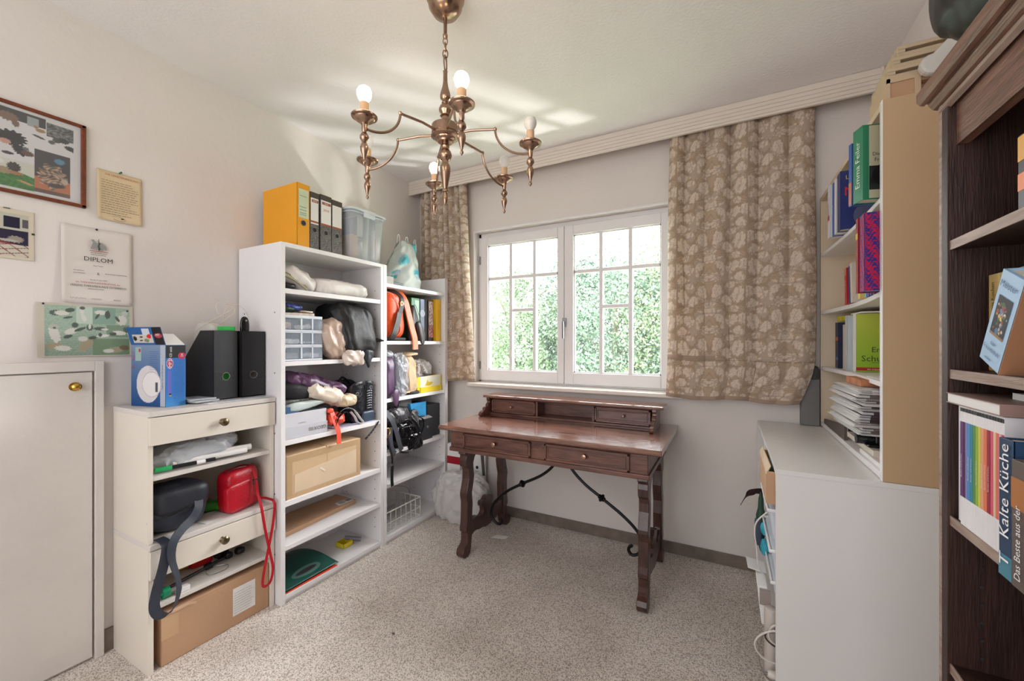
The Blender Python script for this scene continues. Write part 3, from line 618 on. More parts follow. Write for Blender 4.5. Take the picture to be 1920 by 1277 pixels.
for pts, r, lab, mt_ in (([(.20, 1.66, .25), (.144, 1.655, .262), (.10, 1.65, .24), (.08, 1.65, .205), (.088, 1.65, .175), (.12, 1.65, .155), (.2, 1.66, .15)], .0032, 'long white cable looping furthest out of the white cabinet', CW),
                         ([(.2, 1.67, .27), (.144, 1.67, .272), (.125, 1.67, .25), (.123, 1.67, .225), (.144, 1.67, .205), (.2, 1.67, .20)], .0035, 'short thick white cable loop beside the cabinet edge', CW),
                         ([(.2, 1.68, .24), (.135, 1.68, .245), (.113, 1.68, .225), (.12, 1.68, .205), (.15, 1.68, .19), (.2, 1.68, .185)], .0028, 'brown cable inside the white loops', mat('brown_cable', (70, 52, 46), .5)),
                         ([(.16, 1.69, .24), (.11, 1.69, .22), (.097, 1.69, .18), (.093, 1.69, .13), (.105, 1.69, .09), (.13, 1.69, .06), (.2, 1.69, .05)], .003, 'grey cable hanging lowest by the cabinet foot', mat('grey_cable', (150, 140, 132), .5)),
                         ([(.13, 1.84, .60), (.095, 1.84, .555), (.088, 1.84, .51), (.095, 1.84, .45), (.10, 1.84, .385), (.12, 1.85, .35)], .0028, 'white cable hanging in front of the turquoise cloths', CW)):
    o = build('cable', M().tube(smooth_path(pts, 7), r, 7), mt_, smooth=True); tag(o, lab, 'cable', 'cables at the white cabinet')
t = thing('power_plug', 'white power plug hanging at the foot of the white cabinet', 'plug', (.125, 1.66, .095))
build('body', M().lathe([(.006, .15), (.012, .14), (.013, .115), (.010, .108)], (0, 0, 0), 12, 'x').xf(Matrix.Translation((.01, 1.66, .105))), CW, t, smooth=True)
build('pin', M().tube([(.118, 1.655, .103), (.106, 1.655, .103)], .0024, 6).tube([(.118, 1.655, .112), (.106, 1.655, .112)], .0024, 6), METAL, t)

# ------------------------------------------------------------------ right side: tall narrow bookcase standing on the cabinets
bk = thing('bookcase', 'tall beige-sided bookcase standing on the low white cabinets', 'bookcase', (.52, 2.1, .83))
build('side_panel', M().box(.410, XR - .012, 1.612, 1.632, .83, 1.985).box(.4085, .4105, 1.611, 1.633, .83, 1.985, 1), [BEIGE, WHITE], bk, bevel=.0008)
build('side_panel', M().box(.410, XR - .012, 2.552, 2.572, .83, 1.985), BEIGEIN, bk, bevel=.0008)
build('back_panel', M().box(XR - .018, XR - .012, 1.632, 2.552, .83, 1.985), BEIGEIN, bk)
def cshelf(z, th, c):
    n = 16; P_ = [(.4115 + c * math.sin(PI * k / n), 1.632 + .92 * k / n) for k in range(n + 1)] + [(XR - .018, 2.552), (XR - .018, 1.632)]
    build('shelf', M().prism(P_, 'z', z - th, z), WHITE if z < 1.9 else BEIGEIN, bk, bevel=.001)
cshelf(1.985, .02, 0); cshelf(1.700, .016, .012); cshelf(1.410, .017, .03); cshelf(1.130, .016, .02); cshelf(.852, .020, 0)
def book(label, x, y0, y1, z, h, d, col, title=None, tcol=(235, 235, 235), ts=.012, rz=0, rx=0, group=None, bands=(), cover=None, maxw=None, cov=.0022, cat='book'):
    """upright book: spine at x facing -X, from y0 (near) to y1, rz turns it about its near spine edge, rx leans it"""
    T = Matrix.Translation((x, y0, z)) @ Matrix.Rotation(rz, 4, 'Z') @ Matrix.Rotation(rx, 4, 'X')
    t = thing('book', label, cat, tuple(T @ Vector((d / 2, (y1 - y0) / 2, 0))), group); w_ = y1 - y0
    cm = mat('cover_%d_%d_%d' % tuple(col), col, .4, var=.04, vs=20)
    m = M().box(0, d, 0, cov, 0, h).box(0, d, w_ - cov, w_, 0, h).box(-.001, cov, 0, w_, 0, h)
    build('cover', m.xf(T), cm, t, bevel=.0006)
    build('pages', M().box(cov, d - .003, cov, w_ - cov, .003, h - .003).xf(T), PAGES, t)
    R3 = T.to_3x3()
    for a, b, bc in bands:
        build('spine_band', M().box(-.0016, -.0009, .0004, w_ - .0004, h * a, h * b).xf(T), mat('cover_%d_%d_%d' % tuple(bc), bc, .4, var=.03), t)
    if title:
        text(title, T @ Vector((-.0017, w_ / 2, h * .5)), R3 @ Vector(ZP), R3 @ Vector(XN) if False else R3 @ Vector(YP), ts, mat('ink_%d_%d_%d' % tuple(tcol), tcol, .6), t, maxw or h * .8, lift=-.0004 if False else .0006)
    return t, T, R3
G1, G2, G3 = 'books on the top shelf of the beige bookcase', 'books on the second shelf of the beige bookcase', 'books on the third shelf of the beige bookcase'
book('grey-white book at the far end of the top bookcase shelf', .380, 2.17, 2.205, 1.701, .225, .16, (206, 204, 208), 'MEDIZIN', (60, 60, 70), .016, group=G1, bands=[(.33, .42, (196, 40, 40))])
book('blue paperback next to the grey-white book', .388, 2.142, 2.166, 1.701, .222, .15, (70, 104, 160), 'NATUR', (220, 224, 235), .012, group=G1)
book('white paperback between the two blue books', .390, 2.112, 2.134, 1.701, .228, .15, (226, 224, 220), group=G1)
t, T, R3 = book('navy book with large red letter M on its cover', .392, 2.045, 2.095, 1.701, .232, .165, (38, 50, 112), group=G1)
text('LEX', T @ Vector((.035, 0, .205)), R3 @ Vector(XP), R3 @ Vector(ZP), .022, mat('ink_220_200_90', (220, 200, 90), .6), t)
text('M', T @ Vector((.03, 0, .15)), R3 @ Vector(XP), R3 @ Vector(ZP), .05, mat('ink_210_40_50', (210, 40, 50), .6), t)
build('moon', M().lathe([(.05, -.0004), (.05, -.0008), (.049, -.0009)], (0, 0, 0), 24, 'y').xf(T @ Matrix.Translation((.09, 0, .05))), mat('ink_90_90_120', (84, 90, 124), .6), t)
book('thin blue and orange book behind the green one', .357, 1.706, 1.722, 1.701, .205, .15, (52, 84, 150), rz=.28, group=G1, bands=[(.02, .38, (176, 104, 70))])
t, T, R3 = book('green hardback with beige cover standing foremost on the top shelf', .374, 1.655, 1.703, 1.702, .236, .17, (38, 122, 88), 'Emma Feiler', (226, 232, 224), .030, rz=.30, group=G1, maxw=.16)
T2 = T
build('cover_print', M().box(.016, .169, -.0012, -.0004, .004, .232).xf(T), mat('cover_beige', (190, 184, 154), .4), t)
build('cover_picture', M().box(.016, .169, -.0018, -.0011, .03, .105).xf(T), mat('cover_dark_picture', (34, 42, 38), .5, var=.9, vs=22), t)
build('cover_hair', M().lathe([(.036, -.0021), (.036, -.0026), (.035, -.0027)], (0, 0, 0), 24, 'y').xf(T @ Matrix.Translation((.06, 0, .075))), mat('cover_black', (20, 18, 20), .5), t)
for s_, x_, z_, q in (('Marlen', .066, .204, .014), ('Reiner', .064, .188, .014), ('Die', .030, .142, .016), ('Frauen', .046, .124, .016), ('Graz', .070, .106, .016)):
    text(s_, T @ Vector((x_ + .006, -.0014, z_)), R3 @ Vector(XP), R3 @ Vector(ZP), q, mat('ink_60_40_30', (66, 44, 34), .6), t)
book('red book with white title leaning at the far end of the second shelf', .428, 2.12, 2.15, 1.411, .150, .12, (178, 30, 34), 'Der Arzt', (235, 225, 215), .014, rx=-.08, group=G2, bands=[(.8, 1, (196, 130, 110))])
book('dark blue book next to the leaning red one', .430, 2.08, 2.10, 1.411, .150, .12, (28, 44, 110), rx=-.08, group=G2)
book('pale grey book leaning on the second shelf', .428, 2.03, 2.06, 1.411, .158, .12, (200, 192, 182), rx=-.10, group=G2)
book('yellow book with black print on its spine', .418, 1.885, 1.91, 1.411, .20, .13, (222, 196, 112), 'KRAEUTERBUCH', (50, 44, 30), .012, rx=-.03, group=G2)
for k, c_ in enumerate(((110, 170, 200), (90, 80, 150), (70, 60, 130), (60, 66, 120))):
    book(('light blue', 'violet', 'dark violet', 'indigo')[k] + ' low book behind the patterned red and blue one', .425, 1.86 - .03 * k - .02, 1.86 - .03 * k, 1.411, .12, .12, c_, group=G2)
book('tall dark red book beside the patterned one', .370, 1.694, 1.716, 1.412, .243, .19, (150, 14, 34), group=G2, bands=[(.72, .8, (216, 180, 60))])
t, T, R3 = book('tall book with wavy red and blue patterned cover', .375, 1.640, 1.688, 1.412, .245, .20, (58, 52, 128), group=G2)
def wavy(U, V):
    a = np.sin(V * 95 + 3 * np.sin(U * 9) + 5 * np.sin(U * 40)) + .8 * np.sin(U * 34 + V * 21) + .5 * np.sin(V * 210 + U * 60)
    k = (a > .1)[..., None]
    return np.where(k, np.array([188, 18, 60]) / 255, np.array([46, 40, 122]) / 255)
def sp(a, b): return tuple(T @ Vector((-.0018, .0475 - .047 * a, .001 + .243 * b)))
def sp2(a, b): return tuple(T @ Vector((.2 * a, -.0008, .001 + .243 * b)))
paint('cover_pattern', sp, lambda U, V: wavy(U * .3, V), 16, 120, t); paint('cover_pattern', sp2, wavy, 90, 120, t)
t, T, R3 = book('green-yellow book with a round ornament, its cover facing the room', .458, 2.13, 2.17, 1.131, .238, .17, (226, 228, 222), group=G3)
def schul(U, V):
    c = np.array([128, 172, 40]) / 255 + (V * .9)[..., None] * np.array([60, 24, 40]) / 255
    r = np.hypot(U - .82, (V - .70) * 1.4); a = np.arctan2((V - .7) * 1.4, U - .82)
    c = np.where(((r < .20 + .02 * np.abs(np.sin(9 * a))) & (r > .125))[..., None], np.array([150, 92, 40]) / 255, c)
    c = np.where(((r < .165) & (r > .145))[..., None], np.array([214, 170, 50]) / 255, c)
    c = np.where((r < .11)[..., None], np.array([206, 200, 60]) / 255, c)
    return np.where(((V < .075) & (V > .02))[..., None], np.array([170, 36, 40]) / 255, c)
paint('cover_print', flat(T @ Vector((.001, -.0012, .001)), XP, ZP, .168, .236), schul, 110, 150, t)
ik = mat('ink_50_60_30', (48, 62, 30), .6)
text('Energie', T @ Vector((.094, -.0014, .088)), XP, ZP, .030, ik, t); text('Schutz', T @ Vector((.062, -.0014, .056)), XP, ZP, .034, ik, t)
text('MIT 12 ILLUSTRATIONEN', T @ Vector((.075, -.0014, .0115)), XP, ZP, .007, WHITEINK, t)
rows(T @ Vector((.05, -.0012, .038)), XP, ZP, .1, (0,), ik, t)
book('white-edged magazine file standing behind the green-yellow book', .445, 2.205, 2.235, 1.131, .235, .17, (186, 196, 200), group=G3)
book('pale paperback between the navy and the green-yellow books', .452, 2.27, 2.31, 1.131, .20, .13, (206, 194, 184), group=G3)
book('navy paperback with orange emblem on its spine', .452, 2.40, 2.455, 1.131, .215, .14, (24, 32, 66), group=G3, bands=[(.60, .68, (190, 100, 70)), (.18, .24, (90, 130, 170))])
o = build('yellow_booklet', M().hexa([(.47, 2.26, 1.352), (.6, 2.26, 1.352), (.46, 2.45, 1.352), (.6, 2.45, 1.352), (.47, 2.26, 1.372), (.6, 2.26, 1.372), (.455, 2.45, 1.375), (.6, 2.45, 1.375)]), mat('yellow_net', (200, 196, 50), .6, var=.3, vs=80)); tag(o, 'yellow booklet lying on the books of the third shelf', 'booklet', G3)
o = build('paper_sheet', M().box(.43, .60, 1.68, 1.86, 1.131, 1.1325), PAPER); tag(o, 'white sheet lying in front on the third bookcase shelf', 'paper')
o = build('paper_sheet', M().hexa([(.47, 2.1, 1.371), (.62, 2.1, 1.371), (.465, 2.24, 1.371), (.62, 2.24, 1.371), (.47, 2.1, 1.376), (.62, 2.1, 1.376), (.465, 2.24, 1.376), (.62, 2.24, 1.376)]), PAPER); tag(o, 'white sheaf lying on top of the green-yellow book', 'paper', G3)
# magazine stack at the bottom
g = random.Random(3); z = .954; N_ = 17
for k in range(N_):
    th = g.uniform(.0045, .0095); dx, dy = g.uniform(-.014, .012), g.uniform(-.012, .01); s_ = .003 * math.sin(k)
    t = thing('magazine', 'topmost magazine of the messy stack at the foot of the beige bookcase' if k == N_ - 1 else 'lowest magazine of the messy stack, just above the hole punch' if k == 0 else 'magazine inside the messy stack at the foot of the beige bookcase', 'magazine', (.48, 1.85, z), 'magazines piled at the foot of the beige bookcase')
    c_ = g.choice([(70, 58, 60), (96, 86, 84), (60, 44, 52), (120, 112, 108), (186, 180, 176)])
    if k == N_ - 1: c_ = (196, 194, 196)
    m = M()
    for q in range(3):
        ox = g.uniform(-.007, .004); m.hexa([(.368 + dx + ox, 1.68 + dy, z + .001 + q * th / 3), (.60, 1.68 + dy, z + .001 + q * th / 3), (.362 + dx + ox, 1.985 + dy, z + .001 + q * th / 3), (.60, 1.985 + dy, z + .001 + q * th / 3),
                   (.368 + dx + ox, 1.68 + dy, z + (q + .9) * th / 3), (.60, 1.68 + dy, z + (q + .9) * th / 3), (.358 + dx + ox, 1.985 + dy, z + (q + .9) * th / 3), (.60, 1.985 + dy, z + (q + .9) * th / 3)])
    build('pages', m, PAPER, t)
    build('cover', M().box(.374 + dx, .602, 1.677 + dy, 1.982 + dy, z, z + .001).box(.40 + dx, .602, 1.6755 + dy, 1.678 + dy, z, z + th - .001).box(.374 + dx, .602, 1.677 + dy, 1.982 + dy, z + th - .001, z + th), mat('magazine_%d' % c_[0], c_, .35), t)
    z += th + .0008
o = build('wooden_box', M().box(.40, .60, 1.80, 2.0, z + .001, z + .024), mat('orange_wood', (176, 112, 72), .6, var=.3, vs=25)); tag(o, 'flat orange-brown box lying on the magazine pile', 'box')
for k, c_ in enumerate(((56, 48, 92), (70, 62, 120), (170, 140, 110))):
    book(('dark violet', 'violet', 'tan')[k] + ' book behind the magazine pile', .455, 2.20 - .04 * k, 2.235 - .04 * k, .853, .24, .14, c_, group='books behind the magazine pile')
t = thing('hole_punch', 'black hole punch under the magazine pile', 'office tool', (.5, 1.77, .915))
build('body', M().box(.395, .60, 1.70, 1.84, .912, .921).box(.42, .60, 1.72, 1.82, .921, .952), mat('black_plastic', (22, 22, 24), .3), t, bevel=.004)
build('barrel', M().lathe([(.0, .372), (.017, .374), (.018, .44), (.0, .442)], (0, 1.74, .932), 16, 'x'), LEATHER, t, smooth=True)
o = build('keyboard', M().box(.40, .61, 1.66, 1.98, .893, .911), mat('cream_plastic', (198, 190, 176), .5)); tag(o, 'cream flat box under the black hole punch', 'box')
o = build('notebook', M().box(.42, .61, 1.65, 1.9, .853, .868).box(.43, .61, 1.67, 1.95, .869, .892, 1), [PAPER, mat('pink_paper', (196, 170, 160), .6)]); tag(o, 'white and pink notebooks at the very bottom of the beige bookcase', 'notebook')
o = build('wooden_board', M().hexa([(.415, 2.10, .853), (.425, 2.10, .853), (.415, 2.50, .853), (.425, 2.50, .853), (.415, 2.10, .915), (.425, 2.10, .915), (.415, 2.50, .875), (.425, 2.50, .875)]), mat('grey_brown_wood', (92, 80, 74), .5)); tag(o, 'dark grey slat leaning at the foot of the beige bookcase', 'slat')
# grey box behind the curtain end, on the cabinet
t = thing('metal_box', 'grey metal box on the white cabinet behind the right curtain', 'box', (.36, 2.55, .83))
GM = mat('grey_metal_box', (112, 110, 108), .4, .3)
build('body', M().box(.326, .404, 2.532, 2.584, .83, 1.065), GM, t, bevel=.003)
build('upper_part', M().sup((.364, 2.558, 1.09), (.042, .027, .045), .5, .5, nu=20, nv=12), mat('dark_grey_rubber', (74, 72, 72), .4), t, smooth=True)
# things on top of the bookcase
SL = mat('unpainted_wood', (190, 170, 142), .6, var=.08, vs=5, stretch=(1, 12, 12))
for k, (z, x0, dy) in enumerate(((2.054, .428, 0), (2.090, .442, .01), (2.126, .456, .02))):
    t = thing('wooden_rail', ('lowest', 'middle', 'topmost')[k] + ' of the three pale grooved rails on the beige bookcase', 'rail', (.53, 1.7, z), 'grooved wooden rails on the beige bookcase')
    build('rail', M().box(x0, XR - .012, 1.64 + dy, 1.66 + dy, z, z + .013).box(x0, XR - .012, 1.64 + dy, 1.66 + dy, z + .023, z + .035).box(x0, XR - .012, 1.66 + dy, 1.80, z, z + .035).box(x0, x0 + .02, 1.64 + dy, 1.66 + dy, z + .013, z + .023), SL, t, bevel=.002)
t = thing('carton', 'shallow brown carton with a dark hand hole under the pale rails', 'box', (.53, 1.7, 1.986))
build('body', M().box(.430, .502, 1.636, 1.80, 1.986, 2.053).box(.502, XR - .014, 1.66, 1.80, 1.986, 2.03).box(.502, XR - .014, 1.636, 1.80, 2.03, 2.053), CARD, t, bevel=.001)
build('edge', M().box(.425, .433, 1.632, 1.80, 1.986, 2.053).box(.425, XR - .014, 1.632, 1.637, 2.04, 2.053).box(.488, .502, 1.632, 1.637, 1.986, 2.04), CARDL, t)
o = build('lamp_shade', M().prism([(.52 + .03 * math.cos(PI * (.5 + k / 8)), 2.056 + .03 * math.sin(PI * (.5 + k / 8))) for k in range(9)] + [(.63, 2.026), (.63, 2.15), (.58, 2.15)], 'y', 1.60, 1.626), mat('grey_white_plastic', (202, 198, 192), .5), bevel=.008); tag(o, 'pale rounded plastic panel leaning before the rails on the beige bookcase', 'panel')

# ------------------------------------------------------------------ dark bookcase at the right edge
db = thing('dark_bookcase', 'dark walnut bookcase with moulded cornice at the right edge', 'bookcase', (.5, .66, 0))
y1 = 1.07; y0 = .10; XF = .355; XBK = XR - .012
build('side_panel', M().box(XF, XBK, y1 - .031, y1, 0, 1.70).box(XF - .0008, XF + .001, y1 - .010, y1, 0, 1.70, 1), [DARKW, GREYW], db, bevel=.0008)
build('side_panel', M().box(XF, XBK, y0, y0 + .03, 0, 1.70), DARKW, db)
build('back_panel', M().box(XBK - .008, XBK, y0, y1 - .03, 0, 1.70), DARKW, db)
for z in (1.437, 1.201, .932, .66, .38, .09):
    s_ = build('shelf', M().box(XF + .006, XBK - .008, y0 + .03, y1 - .031, z - .016, z), DARKW, db)
    build('edge_strip', M().box(XF + .0035, XF + .0062, y0 + .03, y1 - .031, z - .0165, z + .0003), GREYW, s_)
m = M()
for k in range(30):
    z = .3 + k * .032
    for x in (XF + .045,): m.box(x - .0025, x + .0025, y1 - .0318, y1 - .030, z - .0025, z + .0025)
build('pin_hole', m, INK, db)['kind'] = 'stuff'
build('header_board', M().box(.367, .385, y0, y1 - .031, 1.612, 1.70), MIDW, db, bevel=.001)
build('bead', M().prism([(.36, 1.684), (.352, 1.688), (.352, 1.695), (.36, 1.699)], 'y', y0, y1 - .004), GREYW, db)
build('cornice', M().prism([(.358, 1.699), (.350, 1.702), (.343, 1.712), (.343, 1.716), (.338, 1.716), (.338, 1.713), (.331, 1.715), (.326, 1.722), (.326, 1.738), (.34, 1.742), (XBK, 1.742), (XBK, 1.699)], 'y', y0, y1 + .014), MIDW, db, bevel=.001)
o = build('handbag', M().sup((.475, .87, 1.875), (.150, .235, .13), .75, .75, .012, 6, 3, nu=60, nv=34, zmin=1.743, ridge=.3,
          fn=lambda p, q: (p.x - .035 * max(0, q.y) ** 2 * (1 if q.z > -.5 else .6), p.y, p.z + .02 * q.y * q.y)), mat('glossy_black_leather', (9, 9, 13), .38, var=.3, vs=6, bump=.1, bs=25, spec=.3), smooth=True); tag(o, 'big glossy black bag on top of the dark bookcase', 'bag')
# top shelf of the dark bookcase
A1 = 'books on the upper shelf of the dark bookcase'
book('black book with orange blocks on its spine', .372, .846, .868, 1.438, .112, .14, (40, 30, 30), group=A1, bands=[(.66, .98, (226, 168, 70)), (.28, .5, (232, 126, 52))])
book('cream book with a red square on its spine', .372, .828, .845, 1.438, .114, .14, (206, 200, 180), group=A1, bands=[(.75, .86, (180, 30, 34))])
book('green book at the right edge of the upper dark shelf', .368, .795, .826, 1.438, .125, .14, (56, 116, 78), group=A1)
A2 = 'cookbooks on the middle shelf of the dark bookcase'
y = 1.020
for k, (w_, c_, ti, tc_, lab) in enumerate(((.031, (190, 164, 104), 'Mit Maria durch Europas Küchen', (40, 32, 24), 'ochre cookbook Europas Küchen'), (.025, (176, 152, 96), 'Alles für die Party', (88, 72, 40), 'olive-ochre cookbook, second from the far panel'),
                                     (.024, (222, 162, 122), 'Nachspeisen und Figuren', (130, 50, 40), 'salmon cookbook behind the leaning pale blue book'), (.026, (120, 170, 172), 'Das Hauptgericht', (40, 90, 96), 'teal cookbook behind the leaning pale blue book'),
                                     (.028, (60, 92, 84), None, (0, 0, 0), 'dark green book behind the leaning pale blue book'), (.03, (206, 204, 196), None, (0, 0, 0), 'pale book at the right edge behind the leaning blue one'))):
    book(lab, .402, y - w_, y, 1.202, .166, .14, c_, ti, tc_, .014, group=A2, maxw=.138); y -= w_ + .0012
t, T, R3 = book('thick pale blue book with a flower painting, leaning forward on the shelf', .356, .878, .936, 1.2025, .146, .046, (160, 192, 222), rx=.46, group=A2, cov=.004)
build('front_board', M().box(-.001, .046, -.0008, .002, 0, .146).xf(T), mat('tan_board', (158, 112, 80), .5), t)
def flowers(U, V):
    c = np.ones(U.shape + (3,)) * np.array([44, 42, 48]) / 255; g = np.random.default_rng(4)
    for k in range(46):
        x, y_ = g.normal(.5, .2), g.normal(.56, .2); r = g.uniform(.03, .085); q = np.array([(226, 196, 190), (230, 190, 90), (200, 80, 60), (120, 140, 170), (236, 224, 214), (90, 110, 70)][k % 6]) / 255
        c = np.where((np.hypot(U - x, (V - y_) * 1.5) < r)[..., None], q * g.uniform(.7, 1), c)
    c = np.where((np.hypot(U - .45, (V - .14) * 1.5) < .13)[..., None], np.array([80, 110, 150]) / 255, c)
    return np.where((V < .07)[..., None], np.array([150, 110, 70]) / 255, c)
paint('flower_picture', lambda a, b: tuple(T @ Vector((-.0018, .048 - .036 * a, .048 + .062 * b))), flowers, 40, 70, t)
ikb = mat('ink_70_90_130', (84, 104, 146), .6)
text('Meister', T @ Vector((-.002, .030, .128)), R3 @ Vector(YN), R3 @ Vector(ZP), .014, ikb, t)
text('der', T @ Vector((-.002, .03, .037)), R3 @ Vector(YN), R3 @ Vector(ZP), .010, ikb, t); text('Freundschaft', T @ Vector((-.002, .03, .026)), R3 @ Vector(YN), R3 @ Vector(ZP), .010, ikb, t, .044)
rows(T @ Vector((-.002, .042, .009)), R3 @ Vector(YN), R3 @ Vector(ZP), .018, (0,), ikb, t)
# lower shelf: magazines in rainbow colours
A3 = 'rainbow row of slim cookery booklets on the dark bookcase'
y = 1.034
book('white booklet with olive stripe at the far end of the rainbow row', .372, y - .008, y, .933, .205, .12, (226, 224, 220), group=A3, bands=[(.22, .88, (128, 116, 60))])
book('wide white file between the olive and the purple booklet', .365, 1.003, 1.022, .933, .205, .12, (222, 220, 222), group=A3)
y = 1.001
for nm_, c_, q in (('purple', (96, 36, 108), .011), ('dark violet', (72, 30, 84), .005), ('lavender', (140, 132, 176), .005), ('sky blue', (72, 136, 196), .010), ('teal', (48, 132, 146), .008), ('green', (84, 140, 76), .007), ('lime green', (146, 176, 60), .008),
                   ('yellow-green', (206, 204, 80), .006), ('peach', (226, 160, 120), .009), ('orange', (222, 120, 84), .009), ('crimson', (150, 22, 52), .009), ('rose', (214, 84, 110), .007), ('cream', (222, 200, 160), .006), ('coral', (226, 110, 96), .007), ('pale pink', (222, 170, 178), .007), ('magenta', (200, 50, 100), .006)):
    book(nm_ + ' booklet in the rainbow row on the dark bookcase', .360, y - q, y, .933, .207, .12, (228, 226, 228), group=A3, bands=[(.24, .87, c_), (.955, .985, (40, 40, 44))], cov=.0006, cat='booklet',
         title='Backen und Kochen' if q > .0075 else None, tcol=(230, 226, 230), ts=.005, maxw=.08); y -= q + .0006
t = thing('book', 'white hardback lying flat on the rainbow row of booklets', 'book', (.42, .93, 1.1415))
build('cover', M().box(.352, .50, .866, 1.034, 1.1415, 1.143).box(.352, .50, .866, 1.034, 1.158, 1.1595).box(.352, .50, .866, .8675, 1.143, 1.158), mat('mauve_cover', (150, 122, 112), .45), t)
build('pages', M().box(.3535, .498, .868, 1.032, 1.143, 1.158), PAPER, t)
o = build('paper_pad', M().box(.40, .55, .80, .95, 1.160, 1.170), PAPER); tag(o, 'white paper pad lying on the flat hardback', 'paper pad')
t, T, R3 = book('dark blue cookbook Kalte Küche standing proud of the shelf', .330, .782, .812, .9335, .187, .13, (32, 62, 92), group='large cookbooks at the right edge', bands=[(0, .16, (70, 130, 150))])
text('Kalte Küche', T @ Vector((-.002, .015, .118)), ZP, YP, .030, WHITEINK, t, .125); text('T', T @ Vector((-.0022, .015, .024)), ZP, YP, .030, WHITEINK, t)
t, T, R3 = book('brown cookbook at the right edge next to Kalte Küche', .328, .748, .779, .9335, .165, .13, (96, 84, 78), group='large cookbooks at the right edge', bands=[(.62, .86, (170, 110, 60))])
text('Das Beste aus der', T @ Vector((-.002, .016, .06)), ZP, YP, .018, WHITEINK, t, .095)
t = thing('candle_tin', 'round red tin lying on the cookbooks at the right edge', 'tin', (.36, .775, 1.122))
build('tin', M().lathe([(.0, 1.124), (.030, 1.1245), (.030, 1.146), (.028, 1.148), (0, 1.148)], (.372, .775, 0), 28), mat('red_tin', (190, 24, 40), .3), t, smooth=True)
build('lid', M().lathe([(0, 1.148), (.027, 1.148), (.027, 1.153), (0, 1.154)], (.372, .775, 0), 28), PAPER, t, smooth=True)

# ------------------------------------------------------------------ pictures and papers on the left wall
WX = XL
t = thing('framed_picture', 'large brown-framed collage of animal photographs, cut by the left edge', 'picture', (WX, .42, 1.775))
FR = wood('mahogany_frame', (92, 42, 22), (126, 62, 34), .3, (5, 5, 5), 6)
y0, y1, z0, z1 = .14, .6205, 1.776, 2.098
build('frame', M().box(WX, WX + .014, y0, y1, z0, z0 + .013).box(WX, WX + .014, y0, y1, z1 - .013, z1).box(WX, WX + .014, y0, y0 + .013, z0, z1).box(WX, WX + .014, y1 - .015, y1, z0, z1), FR, t, bevel=.003)
def blobs(U, V, c, items):
    for cx, cy, rx, ry, an, q in items:
        dx, dy = U - cx, V - cy; a = math.radians(an); x = dx * math.cos(a) + dy * math.sin(a); y = -dx * math.sin(a) + dy * math.cos(a)
        k = ((x / rx) ** 2 + (y / ry) ** 2) < 1 + .25 * np.sin(14 * np.arctan2(y, x))
        c = np.where(k[..., None], np.array(q) / 255, c)
    return c
def rect(U, V, c, x0, x1, y0, y1, q): return np.where(((U > x0) & (U < x1) & (V > y0) & (V < y1))[..., None], np.array(q) / 255, c)
def collage(U, V):
    # U runs 0..1 over .48 m, only the right half is in the picture
    c = np.ones(U.shape + (3,)) * np.array([206, 204, 204]) / 255
    n_ = .5 + .5 * np.sin(U * 90 + 4 * np.sin(V * 40)) * np.sin(V * 70 + 3 * np.sin(U * 50))
    c = rect(U, V, c, .3, .80, .84, .96, (58, 58, 58)); c = rect(U, V, c, .70, .76, .82, .93, (150, 156, 156))
    c = np.where(((U > .80) & (U < .955) & (V > .76) & (V < .93))[..., None], (np.array([92, 94, 94]) / 255 * (.6 + .8 * n_[..., None])), c)
    c = blobs(U, V, c, [(.60, .86, .055, .05, -20, (122, 96, 80)), (.64, .80, .02, .04, 0, (112, 84, 70)), (.77, .80, .028, .022, 10, (150, 118, 80)), (.745, .83, .012, .018, 0, (150, 118, 80)), (.76, .72, .04, .012, -20, (62, 56, 52)),
                        (.86, .74, .025, .03, 0, (66, 70, 60)), (.90, .76, .03, .035, 20, (50, 56, 54)), (.94, .68, .04, .028, -25, (48, 48, 50)), (.83, .70, .02, .025, 0, (84, 88, 80)),
                        (.62, .62, .075, .085, 0, (26, 22, 24)), (.66, .50, .035, .07, 20, (30, 24, 26)), (.585, .56, .03, .03, -30, (186, 140, 126)), (.70, .48, .035, .03, -30, (92, 62, 50)), (.69, .53, .018, .02, 0, (90, 92, 96)), (.60, .43, .03, .018, 0, (40, 34, 34))])
    g = (U < .735) & (V < .36) & (V > .04)
    c = np.where(g[..., None], np.array([196, 196, 184]) / 255, c)
    c = np.where((g & (V < .20 + .04 * np.sin(U * 13)))[..., None], np.array([52, 116, 44]) / 255 * (.75 + .4 * n_[..., None]), c)
    c = blobs(U, V, c, [(.58, .22, .05, .04, 10, (150, 130, 100)), (.63, .28, .035, .055, 0, (34, 30, 30)), (.64, .21, .04, .02, 0, (160, 110, 70)), (.69, .12, .045, .012, -25, (182, 142, 96)), (.56, .32, .02, .03, 0, (210, 210, 206))])
    b = (U > .735) & (U < .935) & (V > .045) & (V < .57)
    c = np.where(b[..., None], np.array([58, 54, 56]) / 255, c)
    c = np.where((b & (V < .30 - .12 * np.sin((U - .735) * 15)) & (V < .24))[..., None], np.array([176, 104, 66]) / 255, c)
    c = np.where((b & (V < .09))[..., None], np.array([92, 66, 58]) / 255, c)
    rr = np.hypot((U - .835) / .078, (V - .27) / .15) < 1 + .15 * np.sin(11 * np.arctan2(V - .27, U - .835))
    c = np.where((b & rr)[..., None], np.array([140, 116, 98]) / 255 * (.45 + .95 * n_[..., None]), c)
    c = blobs(U, V, c, [(.875, .48, .03, .035, -15, (84, 130, 160)), (.86, .17, .05, .028, 10, (60, 58, 58)), (.905, .24, .02, .035, 0, (176, 160, 142))])
    return np.where(((U > .955) | (V < .03) | (V > .975))[..., None], np.array([206, 204, 204]) / 255, c)
